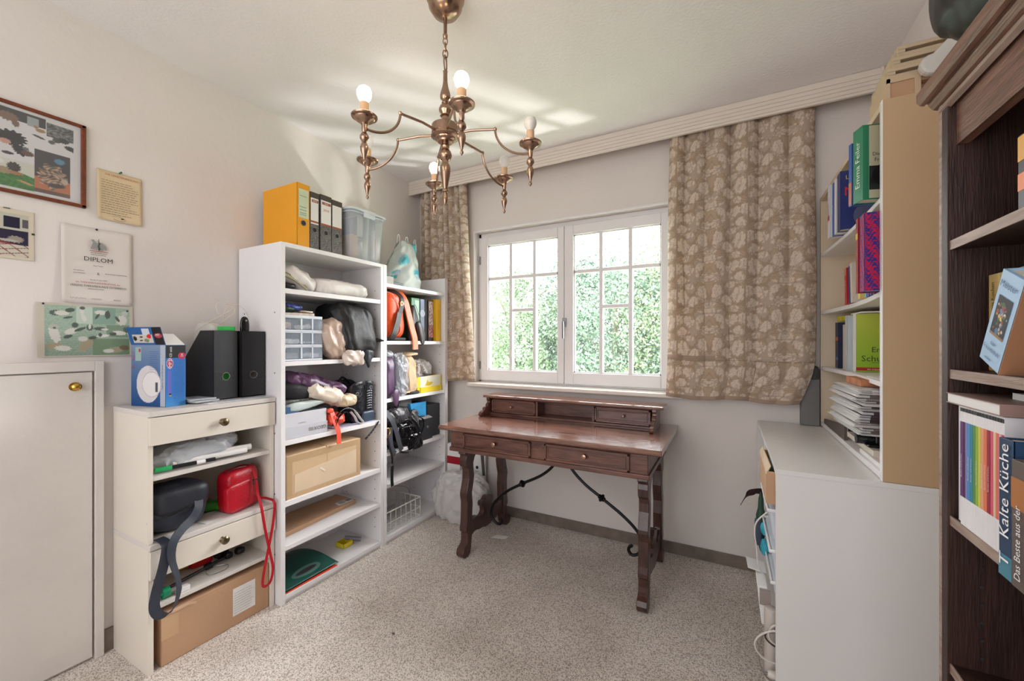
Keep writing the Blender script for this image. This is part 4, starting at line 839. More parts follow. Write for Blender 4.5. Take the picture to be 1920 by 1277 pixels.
paint('photo_collage', flat((WX + .006, y0 + .012, z0 + .012), YP, ZP, y1 - y0 - .026, z1 - z0 - .024), collage, 260, 170, t)
build('glass', M().box(WX + .009, WX + .011, y0 + .012, y1 - .013, z0 + .012, z1 - .012), clearmat('picture_glass', (240, 240, 240), .97, .03), t)
t = thing('photo_print', 'small framed photograph of a dog on a sofa at the left edge', 'picture', (WX, .4, 1.545))
build('mount', M().box(WX, WX + .005, .16, .4855, 1.546, 1.722), mat('cream_mount', (206, 196, 176), .5), t, bevel=.001)
def sofa(U, V):
    c = np.ones(U.shape + (3,)) * np.array([186, 184, 168]) / 255
    c = rect(U, V, c, .2, 1, 0, .62, (44, 38, 62)); c = rect(U, V, c, .70, .78, .70, .95, (70, 66, 74)); c = rect(U, V, c, .81, .93, .66, .93, (36, 34, 56)); c = rect(U, V, c, .95, 1, .70, .9, (90, 84, 90))
    c = np.where((V < .34 - .35 * (U - .75))[..., None], np.array([132, 62, 62]) / 255, c)
    c = np.where(((V < .28) & (U > .78 - .3 * V) & (np.mod(U * 9 + V * 5, 1) > .12) & (np.mod(V * 9 - U * 4, 1) > .14))[..., None], np.array([196, 192, 176]) / 255, c)
    return blobs(U, V, c, [(.74, .48, .03, .12, 0, (170, 164, 160)), (.76, .58, .025, .06, 0, (40, 34, 34)), (.90, .40, .06, .08, 0, (150, 140, 130)), (.84, .36, .08, .03, 0, (176, 170, 160))])
paint('photo', flat((WX + .0055, .17, 1.556), YP, ZP, .303, .150), sofa, 170, 100, t)
build('clip', M().box(WX + .004, WX + .008, .480, .487, 1.640, 1.646), INK, t)
build('clip', M().box(WX + .004, WX + .008, .415, .430, 1.7195, 1.7235), METAL, t)
# note
t = thing('note_sheet', 'yellowed printed note with red heading held by a green pin', 'paper', (WX, .72, 1.745))
def curl(y0, z0, w_, h, amp=.006, low=.010, rot=0):
    def f(a, b):
        y = w_ * a; z = h * b; c, s = math.cos(rot), math.sin(rot)
        return (WX + .0038 + amp * (1 - b) ** 3 + low * max(0, .12 - a) * 6 * (1 - b) + .002 * math.sin(5 * a + 3), y0 + y * c - z * s, z0 + y * s + z * c)
    return f
f = curl(.652, 1.748, .140, .203, rot=.0)
build('sheet', M().grid(f, 14, 14), mat('yellowed_paper', (214, 192, 156), .8, var=.03), t, smooth=True, solid=.0004)
text('DIE SAMSTENREGUNG', (WX + .0095, .728, 1.934), YP, ZP, .0105, REDINK, t, .108)
rows((WX + .0095, .664, 1.775), YP, ZP, .118, [.0095 * k for k in range(15)], mat('note_ink', (92, 78, 70), .8), t, 5, lift=.001, rag=.35)
build('drawing', M().tube(smooth_path([(WX + .010, .698, 1.766), (WX + .010, .715, 1.770), (WX + .010, .735, 1.763), (WX + .010, .736, 1.755), (WX + .010, .715, 1.753), (WX + .010, .70, 1.758)]), .0005, 4).box(WX + .009, WX + .0095, .724, .732, 1.760, 1.765), mat('note_ink', (92, 78, 70)), t)
build('pin', M().lathe([(.003, 0), (.003, .006), (.0015, .008), (.0015, .011), (.0035, .014), (.0035, .017), (.001, .018)], (WX + .002, .722, 1.953), 12, 'x'), mat('green_pin', (20, 96, 56), .3), t, smooth=True)
# diploma
t = thing('diploma', 'white diploma sheet with the heading DIPLOM pinned to the wall', 'paper', (WX, .655, 1.405))
f = curl(.553, 1.405, .207, .302, .004, .012)
build('sheet', M().grid(f, 16, 16), mat('diploma_paper', (216, 208, 202), .75, var=.01), t, smooth=True, solid=.0004)
X_ = WX + .0105
text('DIPLOM', (X_, .656, 1.581), YP, ZP, .024, INK, t, .090)
text('&', (X_, .655, 1.525), YP, ZP, .014, INK, t)
text('Das Team', (X_, .655, 1.556), YP, ZP, .007, INK, t); rows((X_, .585, 1.531), YP, ZP, .036, (0, -.010), INK, t, 2); rows((X_, .675, 1.527), YP, ZP, .070, (0,), INK, t, 3)
text('hat am 7. Juni 2003', (X_, .656, 1.499), YP, ZP, .0065, INK, t); text('die THERAPIEHUNDEPRÜFUNG des', (X_, .656, 1.488), YP, ZP, .009, REDINK, t, .13)
text('VEREINS THERAPIEHUNDE ÖSTERREICH', (X_, .658, 1.475), YP, ZP, .011, INK, t, .163); rows((X_, .625, 1.462), YP, ZP, .055, (0,), INK, t, 6)
build('emblem', M().prism([(.632, 1.622), (.640, 1.648), (.633, 1.657), (.641, 1.660), (.650, 1.648), (.668, 1.650), (.678, 1.636), (.680, 1.622), (.672, 1.628), (.668, 1.620), (.650, 1.620), (.645, 1.630), (.640, 1.620)], 'x', X_ - .0004, X_ + .0001), mat('emblem_grey', (150, 150, 146), .7), t)
build('emblem_staff', M().tube([(X_ + .001, .6565, 1.617), (X_ + .001, .6565, 1.664)], .0008, 5).tube(smooth_path([(X_ + .0015, .6565 + .004 * math.sin(k * 1.3), 1.619 + k * .0045) for k in range(10)], 4), .0006, 4), INK, t)
build('emblem_line', M().box(X_, X_ + .0004, .630, .684, 1.6135, 1.6155), REDINK, t); rows((X_, .633, 1.606), YP, ZP, .05, (0, -.007), INK, t, 8)
for y, w_, s_ in ((.575, .045, 1), (.635, .03, 2), (.70, .022, 3)):
    build('signature', M().tube([(X_ + .001, y + w_ * k / 14, 1.424 + .003 * math.sin(k * 2.1 + s_)) for k in range(15)], .0004, 4), INK, t)
build('pin', M().lathe([(.0035, 0), (.004, .003), (.0015, .005)], (WX + .002, .652, 1.702), 10, 'x'), INK, t)
# dog poster
t = thing('dog_poster', 'pale green landscape print of dogs on a meadow under the diploma', 'poster', (WX, .627, 1.197))
f = curl(.491, 1.197, .272, .203, .003, .006)
def dogs(U, V):
    c = np.ones(U.shape + (3,)) * np.array([196, 188, 174]) / 255
    n_ = .5 + .5 * np.sin(U * 61 + 4 * np.sin(V * 43)) * np.sin(V * 57 + 3 * np.sin(U * 37))
    k = (U > .075) & (U < .96) & (V > .02) & (V < .965)
    gr = np.array([160, 182, 164]) / 255 * (.92 + .1 * n_[..., None]) * (1 - .25 * np.clip(.5 - V, 0, 1))[..., None]
    c = np.where(k[..., None], gr, c)
    W, D, T_ = (206, 206, 198), (88, 98, 92), (164, 154, 130)
    for x0, x1, y0, y1, q in ((.55, .80, .63, .96, (134, 162, 148)), (.38, .55, .63, .96, (184, 198, 186)), (.70, .96, .38, .62, (124, 146, 124)), (.55, .96, .02, .34, (118, 142, 116))): c = rect(U, V, c, x0, x1, y0, y1, q)
    return np.where(k[..., None], blobs(U, V, c, [(.18, .82, .06, .05, 0, D), (.24, .82, .07, .045, 0, W), (.32, .88, .05, .04, 30, D), (.30, .74, .05, .02, 20, D), (.44, .86, .02, .07, 0, W), (.445, .93, .03, .03, 0, D), (.46, .74, .025, .07, 10, W),
        (.64, .86, .07, .045, 0, W), (.60, .78, .015, .06, -20, D), (.71, .82, .03, .08, 0, D), (.87, .72, .06, .10, 0, W), (.90, .86, .035, .05, 0, (190, 192, 184)), (.82, .74, .018, .06, 20, D),
        (.17, .42, .05, .16, 10, W), (.165, .56, .045, .05, 0, (176, 180, 168)), (.17, .54, .015, .018, 0, D), (.33, .48, .07, .05, 40, W), (.37, .60, .035, .05, 0, D), (.42, .52, .07, .025, 35, D), (.30, .38, .05, .03, 30, D),
        (.52, .56, .035, .06, 0, D), (.52, .58, .015, .05, 0, W), (.63, .54, .07, .035, 0, D), (.68, .53, .04, .02, 0, W), (.84, .46, .08, .045, -10, W), (.92, .52, .03, .06, 20, D), (.77, .44, .04, .035, 0, D),
        (.17, .20, .09, .06, 0, T_), (.25, .16, .08, .05, -10, W), (.48, .22, .06, .13, -25, T_), (.45, .34, .05, .05, 0, W), (.55, .36, .05, .03, 20, D), (.66, .40, .07, .03, 10, W), (.63, .42, .02, .04, 0, D),
        (.80, .12, .10, .06, 10, T_), (.90, .16, .06, .05, -20, (120, 104, 80)), (.72, .10, .06, .04, 0, W)]), c)
paint('print', f, dogs, 250, 180, t, solid=.0003)
for y in (.508, .745):
    build('pin', M().lathe([(.003, 0), (.0035, .003), (.0012, .0045)], (WX + .003, y, 1.395 - (y > .6) * .012), 10, 'x'), mat('navy_pin', (24, 26, 60), .3), t)

# ------------------------------------------------------------------ on the low cabinets
t = thing('product_box', 'open blue carton of a portable MP3 CD player on the cabinet', 'box', (-2.09, .82, .991))
T = Matrix.Translation((-1.993, .785, .9915)) @ Matrix.Rotation(math.radians(14), 4, 'Z')   # local x to the back is -x, y to the right
BX, BY, BZ = -.185, .078, .25
m = M().box(BX, 0, 0, .0012, 0, BZ).box(BX, 0, BY - .0012, BY, 0, BZ).box(-.0012, 0, 0, BY, 0, BZ).box(BX, BX + .0012, 0, BY, 0, BZ).box(BX, 0, 0, BY, 0, .0012)
build('carton', m.xf(T), mat('blue_carton', (40, 96, 160), .35), t)
def bxA(U, V):   # large side: picture of a round player
    c = (np.array([120, 140, 168]) / 255)[None, None] * V[..., None] + (np.array([24, 70, 128]) / 255)[None, None] * (1 - V[..., None])
    d = np.hypot((U - .50) / .34, (V - .36) / .30)
    c = np.where((d < 1)[..., None], np.array([206, 202, 204]) / 255, c)
    d2 = np.hypot((U - .60) / .28, (V - .36) / .21)
    c = np.where((d2 < 1)[..., None], np.array([186, 182, 188]) / 255, c); c = np.where((d2 < .93)[..., None], np.array([220, 216, 216]) / 255, c)
    c = rect(U, V, c, .70, .78, .24, .40, (70, 70, 76)); c = rect(U, V, c, .30, .55, .50, .51, (120, 120, 130))
    c = rect(U, V, c, .855, 1, 0, 1, (168, 176, 190)); c = rect(U, V, c, .12, .30, .74, .96, (150, 176, 170)); c = rect(U, V, c, .22, .28, .88, .94, (170, 60, 90))
    return c
def bxB(U, V):
    c = np.ones(U.shape + (3,)) * np.array([42, 116, 196]) / 255
    c = np.where((V < .25)[..., None], c * (1 + (.25 - V)[..., None] * np.array([1.8, .9, .2])), c)
    c = rect(U, V, c, .0, 1, .79, 1, (22, 20, 24)); c = rect(U, V, c, .1, .26, .2, .58, (110, 100, 190)); c = rect(U, V, c, .16, .28, .17, .21, (200, 160, 50)); c = rect(U, V, c, .16, .28, .19, .21, (30, 26, 26))
    d = np.hypot((U - .20) / .16, (V - .70) / .085); c = np.where((d < 1)[..., None], np.array([224, 210, 220]) / 255, c); c = np.where((d < .86)[..., None], np.array([190, 40, 80]) / 255, c)
    d = np.hypot((U - .80) / .19, (V - .82) / .055); c = np.where((d < 1)[..., None], np.array([200, 40, 80]) / 255, c)
    return c
tm = lambda p: tuple(T @ Vector(p))
R3 = T.to_3x3()
paint('side_print', lambda a, b: tm((BX + (-BX) * a, -.0006, BZ * b)), bxA, 70, 90, t); paint('side_print', lambda a, b: tm((.0006, BY * a, BZ * b)), bxB, 60, 120, t)
r1, r2, u1 = R3 @ Vector(XP), R3 @ Vector(YP), Vector(ZP)
text('MP3', tm((.001, .0158, .175)), u1, -r2, .018, WHITEINK, t, .032); text('24', tm((.001, .062, .207)), u1, -r2, .014, WHITEINK, t, .018); text('CD stick', tm((.001, .018, .222)), u1, -r2, .013, WHITEINK, t, .042)
rows(tm((.0008, .030, .012)), r2, u1, .044, [.0062 * k for k in range(30)], mat('print_blue', (26, 74, 150), .6), t, 4, th=.0012, rag=.1)
rows(tm((BX + .10, -.001, .15)), r1, u1, .05, [.008 * k for k in range(10)], mat('print_blue', (26, 74, 150)), t, 9, th=.001)
text('MULTI', tm((BX + .013, -.001, .205)), u1, -r1, .014, mat('red_print', (190, 40, 60), .6), t, .055); text('CD', tm((BX + .013, -.001, .160)), u1, -r1, .012, mat('red_print', (190, 40, 60)), t)
text('Tragbarer CD und MP3 Spieler', tm((-.015, -.001, .12)), u1, -r1, .008, INK, t, .19)
# flaps
fl = build('flap', M().hexa([tm(p) for p in ((BX, 0, BZ), (0, 0, BZ), (BX, .0012, BZ), (0, .0012, BZ), (BX - .004, -.016, BZ + .072), (-.006, -.016, BZ + .072), (BX - .004, -.0148, BZ + .072), (-.006, -.0148, BZ + .072))]), mat('blue_carton', (40, 96, 160)), t)
def flp(U, V):
    c = np.ones(U.shape + (3,)) * np.array([40, 90, 150]) / 255
    c = rect(U, V, c, .72, 1, 0, 1, (26, 22, 24)); c = rect(U, V, c, .10, .70, .12, .58, (196, 190, 180)); c = rect(U, V, c, .42, .64, .55, .92, (196, 200, 210))
    c = blobs(U, V, c, [(.17, .36, .055, .13, 0, (30, 28, 30)), (.36, .45, .05, .05, -40, (30, 28, 30)), (.34, .25, .04, .05, -40, (30, 28, 30)), (.50, .25, .08, .09, 0, (120, 130, 104)), (.60, .48, .07, .12, 0, (206, 44, 40))])
    d = np.hypot((U - .87) / .11, (V - .52) / .13); c = np.where((d < 1)[..., None], np.array([170, 60, 70]) / 255, c)
    return c
paint('flap_print', lambda a, b: tm((BX - .004 * b + (-BX - .002 * b) * a, -.0006 - .016 * b, BZ + .072 * b)), flp, 60, 30, t)
text('MP3', tm((-.028, -.0105, BZ + .040)), r1, u1, .012, WHITEINK, t)
build('flap', M().hexa([tm(p) for p in ((-.0012, .002, BZ), (0, .002, BZ), (-.0012, BY - .002, BZ), (0, BY - .002, BZ), (-.05, .004, BZ + .045), (-.049, .004, BZ + .046), (-.05, BY - .012, BZ + .045), (-.049, BY - .012, BZ + .046))]), PAPER, t)
build('flap', M().hexa([tm(p) for p in ((BX, .002, BZ), (BX + .0012, .002, BZ), (BX, BY - .002, BZ), (BX + .0012, BY - .002, BZ), (BX - .03, .004, BZ + .05), (BX - .029, .004, BZ + .05), (BX - .03, BY - .01, BZ + .05), (BX - .029, BY - .01, BZ + .05))]), PAPER, t)
# papers and discs beneath the files
g = random.Random(5)
for k, (x0, x1, y0, y1, th, c_, lab) in enumerate(((-2.19, -1.935, .90, 1.16, .003, (220, 218, 222), 'white brochure lowest under the black magazine files'), (-2.18, -1.93, .935, 1.165, .002, (196, 200, 206), 'grey brochure under the black magazine files'))):
    o = build('brochure', M().hexa([(x0, y0, .991 + .0035 * k), (x1, y0 + .01, .991 + .0035 * k), (x0, y1, .991 + .0035 * k), (x1 + .01, y1, .991 + .0035 * k), (x0, y0, .991 + .0035 * k + th), (x1, y0 + .01, .991 + .0035 * k + th), (x0, y1, .991 + .0035 * k + th), (x1 + .01, y1, .991 + .0035 * k + th)]), mat('brochure_%d' % k, c_, .35)); tag(o, lab, 'brochure')
for k, (a, c_) in enumerate(((.12, (210, 208, 212)), (-.1, (60, 90, 150)))):
    t = thing('disc_case', ('lower white', 'upper blue-lidded')[k] + ' flat disc case between the blue box and the black file', 'disc case', (-2.03, .895, .998 + .008 * k))
    T = Matrix.Translation((-2.03 - .01 * k, .905, .9975 + .0085 * k)) @ Matrix.Rotation(a, 4, 'Z')
    build('case', M().box(-.062, .062, -.035, .10 * .6, 0, .007).xf(T), clearmat('disc_plastic', (220, 224, 228), .4, .15), t, bevel=.001)
    build('inlay', M().box(-.058, .058, -.032, .056, .0035, .0068).xf(T), mat('inlay_%d' % k, c_, .4), t)
BF = mat('black_file_card', (30, 31, 35), .38, var=.15, vs=30)
for k, (yc, rz, xc, lab, disk) in enumerate(((1.005, math.radians(5), -1.985, 'black magazine file nearer the blue box, green showing through its hole', (60, 190, 70)), (1.118, 0, -1.985, 'black magazine file against the tall shelf unit', (120, 110, 108)))):
    t = thing('magazine_file', lab, 'file', (xc - .12, yc, 1.0), 'black magazine files')
    T = Matrix.Translation((xc, yc - .052 if k == 0 else yc - .050, 1.0)) @ Matrix.Rotation(rz, 4, 'Z')
    W_ = .104 if k == 0 else .108; D_, Hh = .255, .305
    prof = [(0, 0), (0, Hh), (-.095, Hh), (-D_, .13), (-D_, 0)]
    m = M()
    for a, b in ((0, .003), (W_ - .003, W_)): m.prism(prof, 'y', a, b)
    m.box(-.003, 0, 0, W_, 0, .085).box(-.003, 0, 0, W_, .115, Hh).box(-.003, 0, 0, W_ / 2 - .015, .085, .115).box(-.003, 0, W_ / 2 + .015, W_, .085, .115).box(-D_, -D_ + .003, 0, W_, 0, .13).box(-D_, 0, 0, W_, 0, .003)
    build('body', m.xf(T), BF, t, bevel=.0008)
    ring = M().lathe([(.015, 0), (.0175, 0), (.0175, .0015), (.015, .0015)], (0, W_ / 2, .10), 24, 'x'); build('hole_ring', ring.xf(T), METAL, t, smooth=True)
    m = M().lathe([(.0001, -.006), (.015, -.006), (.015, -.005), (.0001, -.005)], (0, W_ / 2, .10), 20, 'x')
    c_ = M()
    c_.box(-.20, -.02, .01, W_ - .012, .006, .26 if k else .20); build('paper_inside', c_.xf(T), mat('file_content_%d' % k, disk, .6, var=.25, vs=30), t)
o = build('plastic_bag', M().sup((-2.125, 1.0, 1.235), (.085, .032, .105), .45, .5, .012, 14, 5, nu=40, nv=24), clearmat('milky_bag', (216, 214, 206), .25, .3), smooth=True); tag(o, 'milky plastic bag bulging out of the nearer black magazine file', 'bag')
o = build('green_packet', M().box(-2.10, -2.0, 1.045, 1.05, 1.10, 1.322).box(-2.07, -2.0, 1.0, 1.05, 1.305, 1.325), mat('green_packet', (60, 190, 90), .4), bevel=.002); tag(o, 'green packet in the nearer black magazine file', 'packet')
t = thing('hairbrush', 'black hairbrush handle standing up behind the black files', 'hairbrush', (-2.03, 1.12, 1.03))
build('handle', M().sup((-2.03, 1.106, 1.325), (.010, .021, .050), .8, .9, nu=20, nv=16).tube([(-2.03, 1.106, 1.03), (-2.03, 1.106, 1.30)], .010, 10), mat('gloss_black', (12, 12, 14), .2), t, smooth=True)
build('hook_hole', M().lathe([(.005, 0), (.003, .002), (.001, .002)], (-2.020, 1.109, 1.355), 12, 'x'), METAL, t)
for k, pts in enumerate(([(-2.10, .93, 1.30), (-2.09, 1.0, 1.355), (-2.08, 1.06, 1.395), (-2.08, 1.085, 1.42), (-2.09, 1.065, 1.425), (-2.10, 1.05, 1.38), (-2.10, 1.06, 1.32)], [(-2.10, 1.0, 1.31), (-2.08, 1.05, 1.36), (-2.07, 1.085, 1.40), (-2.08, 1.06, 1.44), (-2.1, 1.02, 1.43), (-2.1, 1.03, 1.38)], [(-2.08, 1.05, 1.43), (-2.07, 1.10, 1.43), (-2.07, 1.14, 1.39), (-2.07, 1.145, 1.33)])):
    o = build('wire', M().tube(smooth_path(pts), .0018, 6), mat('cream_wire', (220, 206, 190), .5), smooth=True); tag(o, ('left-hand strand', 'middle loop', 'right-hand bow')[k] + ' of the thin cream wire above the black files', 'wire', 'cream wires above the files')

# inside the upper cabinet: film bag, paper rolls, pens
FILM = clearmat('cellophane', (226, 230, 236), .45, .08)
o = build('cellophane_bag', M().sup((-2.06, .898, .792), (.10, .165, .042), .7, .6, .016, 16, 2, rot=Matrix.Rotation(.12, 3, 'X'), nu=60, nv=26, ridge=.6, zmin=.744), FILM, smooth=True); tag(o, 'crumpled cellophane bag bundle in the upper cabinet', 'bag')
o = build('picture_rods', M().tube([(-2.08, .76, .765), (-2.05, 1.0, .81)], .006, 6).tube([(-2.05, .75, .775), (-2.03, .98, .83)], .006, 6).tube([(-2.03, .74, .762), (-2.01, .97, .80)], .006, 6), mat('dark_rods', (70, 60, 56), .5), smooth=True); tag(o, 'bundle of dark rods inside the cellophane bag', 'rods')
for k, (a, b, r, lab) in enumerate((((-1.975, .80, .762), (-1.93, 1.06, .766), .0125, 'white paper roll in front in the upper cabinet'), ((-2.02, .80, .766), (-1.95, 1.09, .772), .0135, 'white paper roll behind the front one in the upper cabinet'))):
    o = build('paper_roll', M().tube([a, b], r, 16), PAPER, smooth=True, angle=30); tag(o, lab, 'paper roll', 'white paper rolls')
t = thing('marker_pen', 'black marker with green cap before the white paper rolls', 'pen', (-1.93, .82, .744))
build('barrel', M().tube([(-1.945, .79, .757), (-1.925, .93, .757)], .008, 12), mat('black_plastic', (22, 22, 24)), t, smooth=True); build('cap', M().tube([(-1.953, .735, .757), (-1.946, .785, .757)], .0095, 12), mat('green_plastic', (40, 170, 96), .35), t, smooth=True)
build('label_band', M().tube([(-1.934, .865, .757), (-1.930, .895, .757)], .0084, 12), WHITE, t, smooth=True)
o = build('cardboard_tube', M().tube([(-2.06, .95, .775), (-2.02, 1.01, .80)], .020, 18), mat('black_plastic', (22, 22, 24)), smooth=True); tag(o, 'short black tube lying behind the paper rolls', 'tube')

# on top of the lower cabinet
t = thing('shoulder_bag', 'dark grey-blue shoulder bag with its wide strap hanging over the drawer', 'bag', (-1.99, .80, .4915))
GB = mat('slate_nylon', (46, 52, 64), .55, var=.15, vs=20, bump=.1, bs=200)
build('body', M().sup((-2.02, .825, .585), (.085, .098, .092), .55, .55, .012, 10, 1, rot=Matrix.Rotation(-.06, 3, 'X'), nu=50, nv=30, zmin=.4915), GB, t, smooth=True)
build('flap', M().sup((-2.015, .827, .618), (.089, .098, .058), .5, .5, .008, 9, 4, nu=44, nv=22), mat('dark_nylon', (30, 33, 42), .5, bump=.1, bs=200), t, smooth=True)
build('piping', M().tube(smooth_path([(-1.925, .70, .57), (-1.922, .78, .575), (-1.93, .87, .60), (-1.97, .90, .62)]), .003, 6), LEATHER, t, smooth=True)
pts = [(-1.93, .738, .500), (-1.885, .740, .4955), (-1.866, .738, .475), (-1.866, .727, .41), (-1.866, .708, .335), (-1.865, .700, .28), (-1.862, .712, .243), (-1.858, .738, .232), (-1.858, .760, .250), (-1.860, .774, .300), (-1.862, .770, .355), (-1.864, .757, .410),
       (-1.862, .751, .455), (-1.868, .762, .495), (-1.885, .795, .522), (-1.905, .835, .540), (-1.918, .865, .575), (-1.935, .872, .615)]
wds = [(.0, 1, 0)] * 6 + [(.35, .9, .2), (.6, .6, .5), (.6, -.3, .6), (.6, -.7, .3), (.7, -.7, 0), (.6, -.8, 0), (.3, -1, .1), (.1, -.9, .5), (0, -.8, .8), (0, -.7, .9), (0, -.8, .6), (0, -1, .2)]
pw = smooth_path(pts, 7); ww = [Vector(wds[min(len(wds) - 1, k // 7)]).lerp(Vector(wds[min(len(wds) - 1, k // 7 + 1)]), (k % 7) / 7) for k in range(len(pw))]
build('strap', M().strap(pw, ww, .033, .003), GB, t, smooth=True)
t = thing('handbag', 'small red leather crossbody bag with long red strap', 'handbag', (-1.99, 1.05, .4915))
RL = mat('red_leather', (176, 14, 34), .35, var=.12, vs=10, bump=.2, bs=120)
rot = Matrix.Rotation(.22, 3, 'Z') @ Matrix.Rotation(.06, 3, 'X')
build('body', M().sup((-1.985, 1.055, .585), (.048, .078, .096), .42, .42, .004, 10, 2, rot=rot, nu=48, nv=30, zmin=.4915), RL, t, smooth=True)
build('front_pocket', M().sup((-1.943, 1.035, .565), (.018, .066, .062), .4, .35, .003, 10, 2, rot=rot, nu=40, nv=20), RL, t, smooth=True)
build('zip', M().tube(smooth_path([(-1.965, .985, .668), (-1.962, 1.03, .684), (-1.967, 1.09, .676), (-1.972, 1.125, .65)]), .0035, 6), mat('dark_red_zip', (90, 8, 20), .4), t, smooth=True)
build('yellow_slip', M().hexa([(-1.955, .995, .622), (-1.953, .995, .622), (-1.955, 1.04, .612), (-1.953, 1.04, .612), (-1.96, .998, .640), (-1.958, .998, .640), (-1.96, 1.045, .628), (-1.958, 1.045, .628)]), mat('yellow_paper', (220, 186, 80), .6), t)
build('buckle', M().box(-1.925, -1.921, 1.085, 1.105, .60, .604).box(-1.925, -1.921, 1.085, 1.105, .62, .624).box(-1.925, -1.921, 1.085, 1.088, .60, .624).box(-1.925, -1.921, 1.102, 1.105, .60, .624), METAL, t)
build('strap', M().strap(smooth_path([(-1.95, 1.10, .665), (-1.925, 1.10, .62), (-1.915, 1.10, .56), (-1.885, 1.10, .50), (-1.878, 1.112, .40), (-1.878, 1.135, .28), (-1.876, 1.148, .20), (-1.874, 1.135, .145), (-1.874, 1.11, .135), (-1.875, 1.10, .155), (-1.876, 1.112, .23), (-1.876, 1.14, .36), (-1.878, 1.155, .45), (-1.885, 1.158, .505), (-1.93, 1.15, .515), (-1.96, 1.13, .52)], 8), (0, .9, .25), .0115, .0025), RL, t, smooth=True)
o = build('pouch', M().sup((-2.07, .99, .512), (.03, .075, .020), .6, .6, .008, 20, 3, rot=Matrix.Rotation(-.5, 3, 'Z'), nu=30, nv=16, zmin=.4915), mat('green_cloth', (58, 150, 40), .5), smooth=True); tag(o, 'flat green pouch between the slate bag and the red handbag', 'pouch')
t = thing('roll_bag', 'rolled green bag holder lying next to the green pouch', 'pouch', (-2.02, 1.03, .4915))
build('roll', M().tube([(-2.07, .985, .512), (-1.985, 1.035, .510)], .019, 14), mat('bright_green', (84, 190, 50), .4), t, smooth=True, angle=30); build('toggle', M().tube([(-1.982, 1.036, .505), (-1.968, 1.045, .497)], .005, 8), LEATHER, t, smooth=True)
o = build('paper_sheet', M().hexa([(-2.05, .87, .492), (-1.93, .90, .492), (-2.05, .98, .492), (-1.94, 1.0, .492), (-2.05, .87, .493), (-1.93, .90, .493), (-2.05, .98, .493), (-1.94, 1.0, .493)]), PAPER); tag(o, 'white sheet under the green pouch on the lower cabinet', 'paper')
o = build('card', M().hexa([(-2.14, .92, .493), (-2.13, .92, .493), (-2.12, .99, .493), (-2.11, .99, .493), (-2.12, .93, .55), (-2.118, .93, .55), (-2.10, 1.0, .556), (-2.098, 1.0, .556)]), mat('striped_card', (214, 160, 140), .6, var=.3, vs=60, stretch=(1, 1, 9))); tag(o, 'striped card leaning behind the green pouch', 'card')
# lower cabinet shelf
t = thing('folding_tripod', 'thin black folding stick lying on the lower cabinet shelf', 'tripod', (-1.99, .93, .252))
build('rod', M().tube([(-1.99, .775, .262), (-2.01, .90, .266), (-2.04, 1.04, .268)], .0065, 10), mat('black_plastic', (22, 22, 24)), t, smooth=True); build('joint', M().sup((-2.02, .95, .268), (.012, .018, .012), .6, .6, nu=16, nv=10).sup((-2.04, 1.04, .270), (.016, .016, .014), .6, .6, nu=16, nv=10), LEATHER, t, smooth=True)
build('clip', M().box(-1.995, -1.975, .765, .785, .253, .275), METAL, t, bevel=.003)
o = build('camera_case', M().sup((-2.09, 1.035, .285), (.026, .026, .034), .5, .5, .003, 20, 1, nu=24, nv=16, zmin=.2525), LEATHER, smooth=True); tag(o, 'small black case standing behind the black stick', 'case')
o = build('black_clamp', M().sup((-2.03, 1.085, .275), (.02, .018, .016), .7, .7, .004, 30, 1, nu=20, nv=12), LEATHER, smooth=True); tag(o, 'black clamp at the end of the folding stick', 'clamp')
o = build('red_pouch', M().sup((-2.10, .955, .268), (.025, .045, .017), .5, .5, .004, 20, 6, nu=24, nv=12, zmin=.2525), mat('bright_red', (214, 24, 24), .4), smooth=True); tag(o, 'small bright red pouch on the lower cabinet shelf', 'pouch')
o = build('yellow_case', M().sup((-2.13, .905, .265), (.02, .025, .014), .5, .5, nu=20, nv=10, zmin=.2525), mat('amber_plastic', (210, 160, 40), .4), smooth=True); tag(o, 'amber case beside the red pouch', 'case')
o = build('tape_roll', M().lathe([(.012, -.012), (.02, -.012), (.02, .012), (.012, .012)], (-1.945, .765, .2735), 18, 'y'), mat('emerald_tape', (20, 140, 96), .35), smooth=True, angle=30); tag(o, 'roll of emerald tape at the front of the lower cabinet shelf', 'tape')
o = build('wire', M().tube(smooth_path([(-2.0, .93, .254), (-1.96, .93, .2545), (-1.955, .99, .254), (-1.99, 1.01, .2545), (-2.02, .98, .254)]), .0012, 5), METAL, smooth=True); tag(o, 'thin bent wire on the lower cabinet shelf', 'wire')
o = build('small_box', M().box(-1.95, -1.925, .795, .84, .2525, .272), PAPER, bevel=.002); tag(o, 'small white packet next to the emerald tape', 'packet')
t = thing('cardboard_box', 'big brown cardboard box standing on the carpet inside the lower cabinet', 'box', (-2.05, .95, 0))
m = M().box(-2.19, -1.925, .745, 1.158, .001, .205)
build('carton', m, CARD, t, bevel=.003)
build('tape', M().box(-2.19, -1.9243, .744, 1.159, .188, .1905).box(-1.9248, -1.9240, .744, .80, .10, .195), mat('clear_tape', (196, 160, 124), .25), t)
build('torn_edge', M().sup((-1.925, .80, .196), (.004, .035, .007), .6, .6, .003, 40, 2, nu=20, nv=8).strap(smooth_path([(-1.9238, .77, .192), (-1.9238, .82, .200), (-1.9238, .86, .188)]), (0, 0, 1), .010, .001), mat('torn_card', (206, 170, 140), .8), t, smooth=True)
build('address_label', M().box(-1.9250, -1.9240, 1.0, 1.095, .045, .165), PAPER, t); rows((-1.9238, 1.005, .055), YP, ZP, .082, [.011 * k for k in range(9)], mat('grey_print', (150, 146, 146), .7), t, 2)

